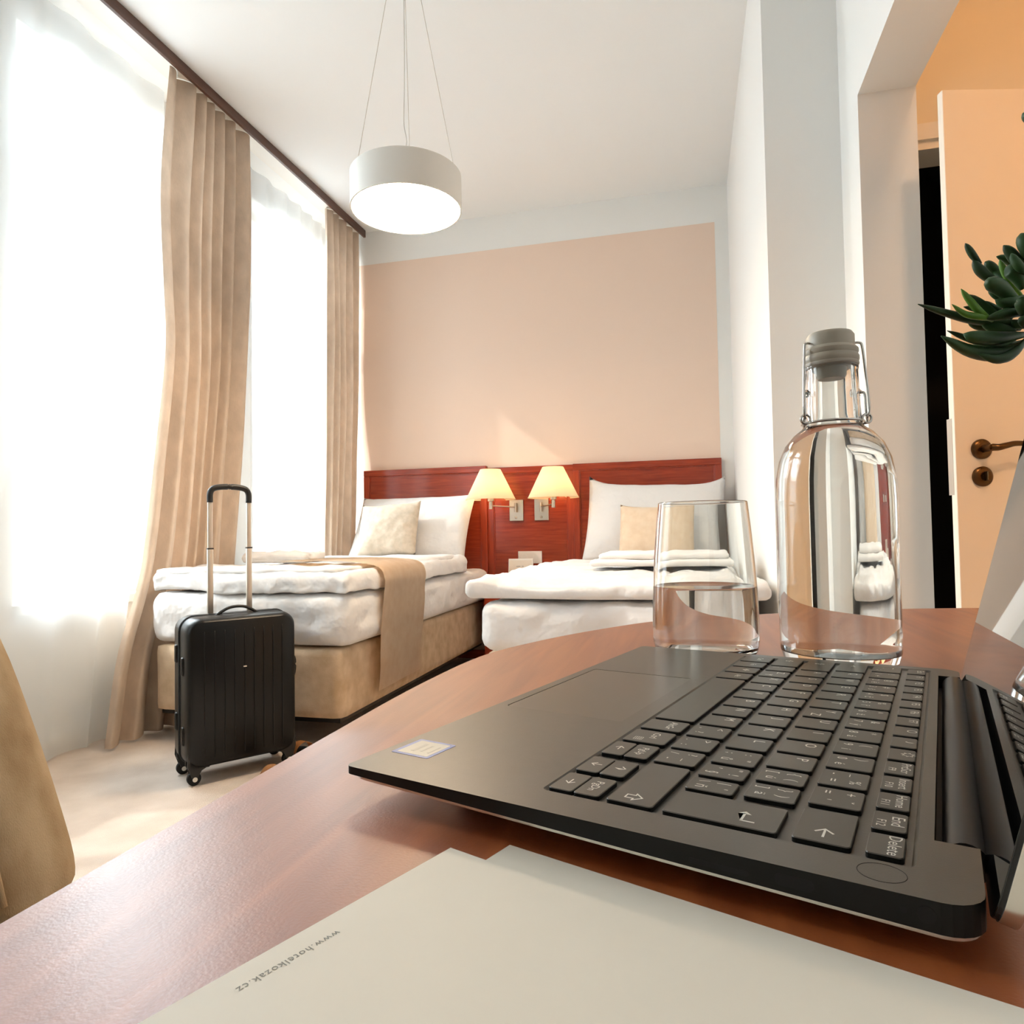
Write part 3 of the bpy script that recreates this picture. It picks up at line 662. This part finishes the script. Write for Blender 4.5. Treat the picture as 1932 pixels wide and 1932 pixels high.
# ================================================================== SUITCASE
sa = math.atan2(.80, .60)                     # width axis direction
sc_o = onz(370, 1486, 0); wx = Vector((.60, .80, 0)); dx = Vector((-.80, .60, 0))
so = sc_o + wx * .165 + dx * .105
su = thing('suitcase', 'black hard-shell cabin suitcase with raised telescopic handle at the bed foot', 'suitcase', (so.x, so.y, 0), sa)
SW, SD, SZ0, SZ1 = .385, .205, .055, .572      # local x = width, local y = depth (back +)
def shell(y0, y1, front):
    bm = bmesh.new(); cz = (SZ0 + SZ1) / 2; hw, hh = SW / 2, (SZ1 - SZ0) / 2
    P = rrect(-hw, hw, -hh, hh, .05, 8); n = len(P); rings = []
    steps = [(1.0, 0.0), (1.0, .55), (.985, .80), (.955, .94), (.915, 1.0)]
    for (k, t) in steps:
        y = y0 + (y1 - y0) * t
        rings.append([bm.verts.new((x * (1 - (1 - k) * .9), y, cz + z * (1 - (1 - k) * .62))) for x, z in P])
    for a, b in zip(rings, rings[1:]):
        for i in range(n): bm.faces.new((a[i], a[(i + 1) % n], b[(i + 1) % n], b[i]))
    bm.faces.new(rings[-1]); bm.faces.new(rings[0][::-1]); return bm
obj('front_shell', shell(-.004, -SD / 2, True), M_SHELL, su, True, 40)
obj('back_shell', shell(.004, SD / 2, False), M_SHELL, su, True, 40)
bm = bmesh.new(); P = rrect(-SW / 2 + .001, SW / 2 - .001, SZ0 + .001, SZ1 - .001, .05, 8); tube(bm, [(x, 0, z) for x, z in P], .0062, 8, closed=True); obj('zip_band', bm, M_RUBBER, su, True)
for i in range(9):
    x = -.136 + i * .034; bm = bmesh.new()
    tube(bm, [(x, -SD / 2 + .0008, SZ0 + .035), (x, -SD / 2 - .0010, SZ0 + .06), (x, -SD / 2 - .0010, SZ1 - .075), (x, -SD / 2 + .0008, SZ1 - .045)], .0019, 8); obj('rib', bm, M_SHELL, su, True)
bm = bmesh.new(); box(bm, -.006, .006, -SD / 2 - .0052, -SD / 2 - .001, .388, .393, .001); obj('logo_plate', bm, M_SILVER, su)
for (x, y) in ((-.165, -.075), (.165, -.075), (-.165, .075), (.165, .075)):
    wh = obj('wheel', lathe_y([(0, -.010), (.018, -.010), (.0225, -.007), (.0225, .007), (.018, .010), (0, .010)], (x, y, .0228), 28), M_RUBBER, su, True, 40)
    obj('wheel_hub', lathe_y([(0, .0170), (.008, .0170), (.008, .0190), (0, .0190)], (x, y, .0228), 20), M_WHITEP, wh, True, 40)
    bm = bmesh.new(); sx = 1 if x > 0 else -1
    prof = [(x - .030 * -sx * -1, .09), (x + .030 * sx, .09)]
    pts = [(x + sx * .022, .112), (x + sx * .024, .07), (x + sx * .010, .030), (x - sx * .006, .020), (x - sx * .016, .040), (x - sx * .022, .050), (x - sx * .055, .066), (x - sx * .060, .085)]
    for yy in (y - .0150, y - .0108): pass
    vs0 = [bm.verts.new((a, y - .0175, b)) for a, b in pts]; vs1 = [bm.verts.new((a, y - .0125, b)) for a, b in pts]; n = len(pts)
    bm.faces.new(vs0); bm.faces.new(vs1[::-1])
    for i in range(n): bm.faces.new((vs0[i], vs0[(i + 1) % n], vs1[(i + 1) % n], vs1[i]))
    vs0 = [bm.verts.new((a, y + .0125, b)) for a, b in pts]; vs1 = [bm.verts.new((a, y + .0175, b)) for a, b in pts]
    bm.faces.new(vs0); bm.faces.new(vs1[::-1])
    for i in range(n): bm.faces.new((vs0[i], vs0[(i + 1) % n], vs1[(i + 1) % n], vs1[i]))
    box(bm, min(x - sx * .05, x + sx * .02), max(x - sx * .05, x + sx * .02), y - .0175, y + .0175, .056, .09, .004)
    obj('wheel_housing', bm, M_BLACK, su)
for s in (-1, 1):     # side bumpers
    for (yy, z) in ((-.045, .165), (.045, .20), (-.045, .405), (.045, .44)):
        obj('bumper', B(s * SW / 2 - .006, s * SW / 2 + .007, yy - .012, yy + .012, z - .032, z + .032, .006, 3), M_SHELL, su, True, 40)
bm = bmesh.new(); tube(bm, spline([(SW / 2, -.01, .30), (SW / 2 + .022, -.01, .32), (SW / 2 + .024, -.01, .38), (SW / 2, -.01, .40)], 16), .006, 8); obj('side_handle', bm, M_BLACK, su, True)
bm = bmesh.new(); tube(bm, [(SW / 2, 0, .47), (SW / 2 + .012, -.004, .468), (SW / 2 + .022, -.006, .452)], .0028, 8); box(bm, SW / 2 + .016, SW / 2 + .028, -.010, -.004, .440, .455, .001); obj('zip_pull', bm, M_NICKEL, su)
for x in (-.071, .071):
    p = obj('telescopic_pole', B(x - .0105, x + .0105, .062, .076, SZ1 - .02, .815, .004, 2), M_ALU, su, True, 40)
    obj('pole_upper', B(x - .0088, x + .0088, .0635, .0745, .813, 1.005, .0035, 2), M_ALU, p, True, 40)
    obj('pole_collar', B(x - .0115, x + .0115, .061, .077, .809, .814, .001), M_BLACK, p)
bm = bmesh.new(); tube(bm, spline([(-.071, .069, .985), (-.0705, .069, 1.018), (-.060, .069, 1.036), (-.035, .069, 1.043), (0, .069, 1.045), (.035, .069, 1.043), (.060, .069, 1.036), (.0705, .069, 1.018), (.071, .069, .985)], 40), .0112, 12); obj('grip', bm, M_BLACK, su, True)
bm = bmesh.new(); tube(bm, spline([(-.075, -.015, SZ1 - .004), (-.058, -.015, SZ1 + .008), (-.03, -.015, SZ1 + .022), (0, -.015, SZ1 + .026), (.03, -.015, SZ1 + .022), (.058, -.015, SZ1 + .008), (.075, -.015, SZ1 - .004)], 30), .0055, 10); obj('top_handle', bm, M_BLACK, su, True)

# ================================================================== BEDS
BX = [(-2.205, -1.330), (-.745, .185)]
FOOT, HEADY = 2.45, 4.40
tags = ['low single bed base in beige fabric beside the window curtains', 'low single bed base in beige fabric beside the white pier wall']
for k, (x0, x1) in enumerate(BX):
    bd = thing('single_bed', tags[k], 'bed', ((x0 + x1) / 2, (FOOT + HEADY) / 2, 0), 0, None)
    hw, hl_ = (x1 - x0) / 2, (HEADY - FOOT) / 2
    obj('upholstered_box', softbox(0, 0, .125, .405, 2 * hw, 2 * hl_, .022, .004, 4, (20, 40, 8), 3 + k), M_BEDFAB, bd, True)
    obj('underside_board', B(-hw + .02, hw - .02, -hl_ + .02, hl_ - .02, .112, .128), M_BLACK, bd)
    for sx in (-1, 1):
        for sy in (-1, 1): obj('leg', B(sx * (hw - (.10 if sx < 0 else .30)) - .025, sx * (hw - (.10 if sx < 0 else .30)) + .025, sy * (hl_ - .07) - .025, sy * (hl_ - .07) + .025, 0, .114, .003), M_BLACK, bd)
def sag(seed, top):
    def f(p):
        return p
    return f
mt1 = tag(obj('mattress', softbox(-1.765, 3.430, .410, .620, .940, 1.965, .050, .010, 7.0, (36, 64, 12), 1.3), M_LINEN, None, True), 'thick white-sheeted mattress on the bed beside the window curtains', 'mattress')
mt2 = tag(obj('mattress', softbox(-.28, 3.415, .410, .598, .955, 1.99, .058, .009, 6.0, (36, 64, 12), 5.3), M_LINEN, None, True), 'thick white-sheeted mattress on the bed beside the white pier wall', 'mattress')
# duvets
def duv_fn(xl, xr, seed):
    def f(p):
        k = noise.fractal(Vector((p.x * 3.2 + seed, p.y * 3.2, 0)), 0.8, 2.0, 4)
        r = 1 - abs(noise.noise(Vector((p.x * 6 + seed, p.y * 6 + 4, 2.0)))) * 2
        if p.z > .665: p.z += .014 * max(-.5, k) + .007 * max(0, r - .45)
        e = noise.noise(Vector((p.x * 4 + seed, p.y * 4.0, 1.0))) * .03
        if p.y < 2.60: p.y += e
        if p.x > xr - .10: p.x += e * .7
        o = max(0, 2.475 - p.y, p.x - xr + .012, xl + .012 - p.x)
        p.z -= min(.034 if xl < -1 else .020, o * .95)
        return p
    return f
dv1 = tag(obj('duvet', softbox(-1.765, 3.195, .634, .706, .945, 1.475, .020, .010, 6.0, (60, 90, 8), 2.1, duv_fn(-2.23, -1.30, 2.0)), M_LINEN, None, True), 'folded white duvet on the bed beside the window curtains', 'duvet')
obj('folded_flap', softbox(-1.80, 2.67, .696, .722, .86, .38, .016, .010, 8.0, (40, 20, 4), 8.1), M_LINEN, dv1, True)
obj('folded_layer', softbox(-1.775, 3.66, .690, .728, .87, .50, .018, .008, 7.0, (40, 24, 4), 9.1), M_LINEN, dv1, True)
dv2 = tag(obj('duvet', softbox(-.275, 3.12, .628, .686, 1.075, 1.40, .026, .009, 6.0, (60, 80, 8), 4.1, duv_fn(-.757, .197, 7.0)), M_LINEN, None, True), 'folded white duvet on the bed beside the white pier wall', 'duvet')
obj('folded_flap', softbox(-.22, 3.62, .655, .695, .90, .48, .02, .010, 7.0, (40, 20, 4), 6.1), M_LINEN, dv2, True)
# bed runner over the left bed's side
def runner():
    path = [(-1.79, .742), (-1.70, .742), (-1.45, .738), (-1.335, .730), (-1.282, .708), (-1.262, .66), (-1.268, .60), (-1.272, .50), (-1.278, .40), (-1.284, .30), (-1.292, .19)]
    C = spline([(x, 0, z) for x, z in path], 50); bm = bmesh.new()
    def f(u, v):
        p = C[int(round(u * 50))]; y = 2.70 + v * .475 - (.735 - p.z) * .02
        k = noise.fractal(Vector((p.x * 5, y * 4, p.z * 4)), .8, 2, 3) * .006
        return (p.x + (k if p.z < .68 else 0), y + .012 * (1 - u), p.z + (k if p.z > .68 else 0))
    grid(bm, 50, 16, f)
    r = bmesh.ops.solidify(bm, geom=list(bm.faces), thickness=.005); return bm
tag(obj('bed_runner', runner(), M_RUN, None, True, 50), 'beige cloth bed runner hanging over the side of the white bed', 'runner')
# pillows and cushions
def place_pillow(bm, name, c, tilt, rz, m, label, cat, roll=0.0):
    o = obj(name, bm, m, None, True); o.location = c; o.rotation_euler = (-tilt, roll, rz); return tag(o, label, cat)
place_pillow(pillow(.82, .52, .17, 1.0, pinch=.07, corner=.01), 'pillow', (-1.775, 4.220, .890), .58, 0, M_LINEN, 'plump white pillow leaning on the headboard beside the window curtains', 'pillow', -.01)
place_pillow(pillow(.84, .56, .17, 4.0, pinch=.08, corner=.05), 'pillow', (-.200, 4.245, .905), .50, 0, M_LINEN, 'plump white pillow leaning on the headboard beside the white pier wall', 'pillow', .03)
place_pillow(pillow(.40, .37, .12, 2.0, pinch=.05, corner=.01, amp=.009), 'cushion', (-1.845, 4.015, .885), .46, .04, M_CUSH, 'small grey-beige cushion on the bed beside the window curtains', 'cushion', -.05)
place_pillow(pillow(.41, .35, .11, 3.0, pinch=.05, corner=.01, amp=.005), 'cushion', (-.185, 4.02, .835), .42, 0, M_RUN, 'small tan cushion on the bed beside the white pier wall', 'cushion', .02)
# towels
tw = tag(obj('folded_towel', softbox(-1.99, 3.08, .722, .775, .36, .22, .024, .014, 11.0, (30, 20, 6), 3.3), M_TOWEL, None, True), 'small folded white towel on the bed beside the window curtains', 'towel')
tw2 = tag(obj('folded_towel', softbox(-.09, 3.02, .706, .732, .62, .42, .02, .006, 7.0, (36, 24, 6), 6.6), M_TOWEL, None, True), 'large folded white towel stack on the bed beside the white pier wall', 'towel')
obj('folded_layer', softbox(-.09, 3.06, .730, .760, .56, .36, .02, .007, 7.0, (36, 24, 6), 7.6), M_TOWEL, tw2, True)

# ================================================================== HEADBOARDS, NIGHTSTAND, SCONCES
def headboard(x0, x1, z1, y0, label):
    t = thing('headboard', label, 'headboard', ((x0 + x1) / 2, BACK - .0016, 0)); hw = (x1 - x0) / 2; b = .042
    obj('panel', B(-hw + b - .004, hw - b + .004, -y0 + .012, 0, .22, z1 - b + .004), M_HEAD, t)
    obj('top_rail', B(-hw, hw, -y0, 0, z1 - b, z1, .003), M_HEAD, t)
    for s in (-1, 1): obj('stile', B(s * hw if s < 0 else hw - b, -hw + b if s < 0 else hw, -y0, 0, .20, z1 - b, .003), M_HEADV, t)
    bm = bmesh.new(); box(bm, -hw + b, hw - b, -y0 + .005, -y0 + .013, z1 - b - .007, z1 - b, .002)
    for s in (-1, 1): box(bm, min(s * (hw - b), s * (hw - b - .007)), max(s * (hw - b), s * (hw - b - .007)), -y0 + .005, -y0 + .013, .22, z1 - b - .007, .002)
    obj('bead_moulding', bm, M_HEADV, t)
    return t
headboard(-2.234, -1.322, 1.312, .042, 'mahogany headboard panel behind the pillow beside the window curtains')
headboard(-.728, .211, 1.300, .042, 'mahogany headboard panel behind the pillow beside the white pier wall')
headboard(-1.322, -.728, 1.298, .024, 'mahogany wall panel carrying two nickel reading lamps')
ns = thing('nightstand', 'mahogany nightstand wedged between the two white beds', 'nightstand', (-1.03, 4.28, 0))
obj('top', B(-.245, .245, -.16, .17, .545, .567, .003), M_HEAD, ns); obj('body', B(-.225, .225, -.14, .165, .05, .545), M_HEAD, ns)
obj('drawer', B(-.215, .215, -.155, -.14, .34, .535, .003), M_HEAD, ns); obj('plinth', B(-.2, .2, -.12, .15, 0, .05), M_BLACK, ns)
# small framed card
cdp = thing('framed_card', 'small white framed message card standing on the nightstand', 'card', (-1.055, 4.30, .567), 0)
bm = bmesh.new(); box(bm, -.082, .082, -.006, .004, 0, .118, .002); fr = obj('frame', bm, M_WHITEP, cdp); fr.rotation_euler = (-.16, 0, 0)
bm = bmesh.new(); box(bm, -.073, .073, -.0072, -.0055, .010, .108); cf = obj('card', bm, M_PAPER, cdp); cf.rotation_euler = (-.16, 0, 0)
for (a, b, z) in ((-.028, -.002, .066), (.008, .020, .066), (-.022, .026, .040)): obj('print_line', B(a, b, -.0078, -.0070, z, z + .004), M_INK, cf)
obj('easel_back', B(-.01, .01, .004, .03, 0, .005), M_WHITEP, cdp)
# double socket
sk = thing('wall_socket', 'white double power socket on the mahogany panel behind the framed card', 'socket', (-1.032, BACK - .0016 - .0121, .687))
obj('plate', B(-.082, .082, -.009, 0, -.041, .041, .003), M_WHITEP, sk)
for s in (-1, 1):
    r_ = obj('socket_well', lathe_y([(.021, 0), (.021, .0015), (.019, .0015), (.018, -.004), (0, -.004)], (s * .038, -.009, 0), 28), M_WHITEP, sk, True, 35)
    for q in (-1, 1):
        bm = bmesh.new(); tube(bm, [(s * .038 + q * .0085, -.006, 0), (s * .038 + q * .0085, -.0045, 0)], .0026, 10); obj('pin_hole', bm, M_HOLE, r_)
# sconces
def sconce(px, hx_, label, e):
    yb = BACK - .0016 - .0121
    t = thing('wall_lamp', label, 'lamp', (px, yb, 1.003)); 
    obj('wall_plate', B(-.048, .048, -.022, 0, -.071, .071, .003), M_NICKEL, t)
    bm = bmesh.new(); tube(bm, [(0, -.04, -.012), (0, -.04, .05)], .008, 14); tube(bm, [(0, -.02, .02), (0, -.04, .02)], .006, 12); obj('pivot_post', bm, M_NICKEL, t, True, 40)
    lx = hx_ - px; ly = -.150; 
    bm = bmesh.new(); tube(bm, [(0, -.04, .022), (lx, ly, .030)], .0048, 12); obj('swing_arm', bm, M_NICKEL, t, True, 40)
    bm = bmesh.new(); lathe(bm, [(0, .008), (.013, .008), (.013, .054), (.009, .055), (.009, .058), (.022, .060), (.022, .085), (.012, .092), (0, .092)], 24, (lx, ly, 0)); obj('lamp_holder', bm, M_NICKEL, t, True, 40)
    obj('switch_knob', lathe_y([(0, 0), (.008, 0), (.008, .006), (.005, .009), (0, .009)], (-.002, -.022, -.048), 18), M_NICKEL, t, True, 40)
    z0, z1 = .072, .270; bm = bmesh.new(); lathe(bm, [(.164, z0), (.068, z1)], 48, (lx, ly, 0)); sh = obj('lamp_shade', bm, M_SHADE, t, True)
    bm = bmesh.new(); tube(bm, [(lx + .164 * math.cos(a), ly + .164 * math.sin(a), z0) for a in [2 * PI * i / 48 for i in range(48)]], .0022, 6, closed=True); obj('shade_ring', bm, M_SHADE, sh, True)
    bm = bmesh.new(); bmesh.ops.create_uvsphere(bm, u_segments=16, v_segments=12, radius=.024, matrix=Matrix.Translation((lx, ly, .135))); obj('bulb', bm, M_BULB, t, True)
sconce(-1.118, -1.258, 'nickel swing-arm reading lamp with cream shade overhanging the window-side pillow', 6)
sconce(-.945, -.838, 'nickel swing-arm reading lamp with cream shade towards the pier-side bed', 6)

# ================================================================== PENDANT
pd = at(767, 408, 2.60); pR = .210; pz = pd.z + .022
pn = thing('pendant_lamp', 'glowing white drum pendant lamp hung on three wires', 'lamp', (pd.x, pd.y, pz))
bm = bmesh.new(); lathe(bm, [(0, .133), (pR - .004, .133), (pR, .129), (pR, 0), (pR - .006, 0), (pR - .006, .012)], 72); obj('drum', bm, M_WHITEM, pn, True, 40)
bm = bmesh.new(); lathe(bm, [(0, .004), (pR - .0065, .004), (pR - .0065, .010), (0, .010)], 72); obj('diffuser', bm, M_DIFF, pn, True, 40)
rise = CEIL - pz
cr = bmesh.new(); lathe(cr, [(0, rise - .03), (.055, rise - .03), (.06, rise - .026), (.06, rise), (0, rise)], 32); obj('ceiling_rose', cr, M_WHITEM, pn, True, 40)
a0 = math.atan2(CR.y, CR.x)
for a in (a0 + PI * 1.03, a0 - .03 * PI + .22, a0 + PI / 2 + .05):
    bm = bmesh.new(); tube(bm, [((pR - .02) * math.cos(a), (pR - .02) * math.sin(a), .132), (.045 * math.cos(a), .045 * math.sin(a), rise - .029)], .0011, 6); obj('wire', bm, M_NICKEL, pn)
bm = bmesh.new(); tube(bm, spline([(-.004, 0, .132), (-.006, 0, .20), (.004, 0, .27), (-.006, 0, .34), (-.002, 0, .5), (.0, 0, .7), (.0, 0, rise - .029)], 40), .0022, 8); obj('power_cord', bm, M_WHITEM, pn, True)

# ================================================================== CURTAINS
rl = thing('curtain_rail', 'long dark brown wooden curtain rail fixed along the ceiling edge', 'curtain rail', (-2.21, 2.3, CEIL))
obj('fascia', B(-.008, .008, -3.6, 2.165, -.052, -.001, .002), M_RAIL, rl)
obj('track', B(-.13, -.008, -3.6, 2.165, -.020, -.001), M_WHITEP, rl)
def drape(name, Lp, Rp, xc, amp, folds, nu, m, seed, zt, thick=.004, flare=1.0, label='', xb=0.0, sharp=1.0, pleat=False):
    """Lp/Rp: (y, z) polylines of both edges from top to floor"""
    def edge(P, z):
        for (a, b) in zip(P, P[1:]):
            if b[1] <= z <= a[1]:
                t = (a[1] - z) / max(1e-6, a[1] - b[1]); return a[0] + (b[0] - a[0]) * t
        return P[-1][0] if z < P[-1][1] else P[0][0]
    nv = 48; bm = bmesh.new()
    LS = [(p.x, p.y) for p in spline([(y, z, 0) for y, z in Lp], 40)]; RS = [(p.x, p.y) for p in spline([(y, z, 0) for y, z in Rp], 40)]
    def f(u, v):
        z = zt * (1 - v) + .012 * v
        y = edge(LS, z) + (edge(RS, z) - edge(LS, z)) * u
        ph = 2 * PI * folds * (u + .035 * math.sin(u * 9 + seed) + .012 * math.sin(v * 3 + u * 14 + seed))
        s = (2 * abs(math.sin(ph / 2)) ** sharp - 1) if pleat else math.sin(ph)
        a = amp * (0.72 + 0.38 * v) * (0.75 + 0.35 * noise.noise(Vector((u * 5 + seed, v * 1.5, 0))))
        x = xc + xb * v + a * s + .010 * noise.noise(Vector((u * 3, v * 4, seed)))
        y += .018 * math.cos(ph) * v
        return (x, y, z)
    grid(bm, nu, nv, f)
    return bm
# far edge beside the beige wall, middle drape between windows
d1L = [(2.60, 3.03), (2.555, 2.46), (2.57, 2.02), (2.585, 1.70), (2.53, 1.22), (2.46, .72), (2.33, .36), (2.27, .012)]
d1R = [(3.20, 3.03), (3.20, 2.42), (3.15, 1.57), (3.08, .75), (3.02, .3), (3.0, .012)]
tg = tag(obj('drape', drape('drape', d1L, d1R, -2.270, .046, 7.0, 220, M_DRAPE, 1.7, 3.026, xb=-.03, sharp=.9, pleat=True), M_DRAPE, None, True), 'heavy beige velour drape hanging between the two windows', 'curtain')
d2L = [(4.02, 3.03), (4.02, 1.9), (4.0, .7), (3.98, .012)]; d2R = [(4.475, 3.03), (4.475, 1.9), (4.44, 1.3), (4.40, .7), (4.40, .012)]
tag(obj('drape', drape('drape', d2L, d2R, -2.268, .042, 5.0, 170, M_DRAPE, 4.2, 3.026, xb=-.025, sharp=.9, pleat=True), M_DRAPE, None, True), 'heavy beige velour drape hanging in the corner next to the beige wall', 'curtain')
s1L = [(.2, 3.0), (.2, 1.5), (.2, .012)]; s1R = [(2.72, 3.0), (2.70, 1.5), (2.52, .6), (2.46, .012)]
tag(obj('sheer_curtain', drape('sheer', s1L, s1R, -2.40, .022, 15, 300, M_SHEER, 2.2, 2.998, sharp=.9, xb=.0), M_SHEER, None, True), 'sheer white voile curtain falling to the carpet before the window by the suitcase', 'curtain')
s2L = [(3.06, 3.0), (3.04, 1.5), (2.98, .012)]; s2R = [(4.30, 3.0), (4.30, 1.5), (4.30, .012)]
tag(obj('sheer_curtain', drape('sheer', s2L, s2R, -2.40, .020, 8, 180, M_SHEER, 5.2, 2.998, sharp=.9), M_SHEER, None, True), 'sheer white voile curtain before the window behind the left bed', 'curtain')

# ================================================================== CHAIR
ch = thing('armchair', 'beige linen upholstered armchair drawn up to the desk', 'armchair', (-1.217, .43, 0), .05)
def arm(y0, y1):
    prof = [(-.36, .34), (-.40, .60), (-.40, .78), (-.34, .84), (-.10, .835), (.10, .82), (.20, .785), (.262, .70), (.318, .58), (.362, .47), (.388, .39), (.380, .355), (.33, .345)]
    C = [(p.x, p.y) for p in spline([(x, z, 0) for x, z in prof], 40)]
    bm = bmesh.new(); ym = (y0 + y1) / 2; hy_ = (y1 - y0) / 2; cx, cz = 0.0, .58; rings = []
    for (k, o_) in ((.80, -1.0), (.93, -.86), (1.0, -.5), (1.0, .5), (.93, .86), (.80, 1.0)):
        rings.append([bm.verts.new((cx + (x - cx) * (1 - (1 - k) * .35), ym + hy_ * o_, cz + (z - cz) * (1 - (1 - k) * .5))) for x, z in C])
    n = len(C)
    for a, b in zip(rings, rings[1:]):
        for i in range(n): bm.faces.new((a[i], a[(i + 1) % n], b[(i + 1) % n], b[i]))
    bm.faces.new(rings[0]); bm.faces.new(rings[-1][::-1]); return bm
obj('arm', arm(.24, .36), M_CHAIR, ch, True, 60); obj('arm', arm(-.36, -.24), M_CHAIR, ch, True, 60)
pip = spline([(.20, .2385, .785), (.268, .2375, .695), (.322, .237, .575), (.362, .237, .47), (.384, .239, .39)], 24)
bm = bmesh.new(); tube(bm, pip, .0035, 8); obj('piping', bm, M_CHAIR, ch, True)
obj('seat_cushion', softbox(.02, 0, .335, .50, .66, .49, .06, .008, 5, (20, 20, 8), 2.2), M_CHAIR, ch, True)
obj('backrest', softbox(-.32, 0, .34, .90, .16, .60, .06, .006, 4, (10, 24, 16), 4.2), M_CHAIR, ch, True)
obj('front_rail', softbox(0, 0, .26, .345, .64, .66, .02, .0, 4, (10, 10, 4), 1), M_BLACK, ch, True)
for sx in (-1, 1):
    for sy in (-1, 1):
        bm = bmesh.new(); lathe(bm, [(0, 0), (.014, 0), (.024, .27), (0, .27)], 16, (sx * .27, sy * .28, 0)); obj('leg', bm, M_BLACK, ch, True, 40)

# ================================================================== SANDALS
def sandal(c, rz, label):
    t = thing('sandal', label, 'sandal', (c[0], c[1], 0), rz)
    P = [(-.13, 0), (-.118, .028), (-.08, .034), (-.02, .030), (.05, .042), (.10, .040), (.128, .020), (.135, 0), (.128, -.020), (.10, -.036), (.05, -.036), (-.02, -.028), (-.08, -.033), (-.118, -.027)]
    C = [(p.x, p.y) for p in spline([(x, y, 0) for x, y in P + [P[0]]], 56)][:-1]
    bm = bmesh.new(); prism(bm, C, 0.0, .016, .002); obj('sole', bm, M_TAN, t)
    bm = bmesh.new(); prism(bm, [(x * .95, y * .92) for x, y in C], .0158, .019, .001); obj('insole', bm, M_INSOLE, t)
    bm = bmesh.new()
    def f(u, v):
        a = PI * u; x = .02 + .075 * v; r = .040 - .004 * v
        return (x, -r * math.cos(a) * 1.02, .012 + (.050 - .012 * v) * math.sin(a))
    grid(bm, 24, 6, f); bmesh.ops.solidify(bm, geom=list(bm.faces), thickness=.004); obj('strap', bm, M_TAN, t, True, 50)
p = onz(570, 1396, .062); sandal((p.x + .044, p.y - .033), math.radians(140), 'tan leather slide sandal with black insole standing by the bed foot')
p = onz(512, 1442, .05); sandal((p.x + .070, p.y - .055), math.radians(143), 'tan leather slide sandal standing beside the suitcase wheel')

# ================================================================== HALL LAMP
hl_t = thing('ceiling_lamp', 'warm round ceiling lamp in the hall', 'lamp', (.90, .10, CEIL))
bm = bmesh.new(); lathe(bm, [(0, 0), (.15, 0), (.15, -.03), (0, -.03)], 40); obj('lamp_base', bm, M_WHITEM, hl_t, True, 40)
bm = bmesh.new(); lathe(bm, [(.14, -.03), (.13, -.07), (.08, -.095), (0, -.10)], 40); obj('glass_dome', bm, emit('hall_glow', (255, 200, 150), 84), hl_t, True)
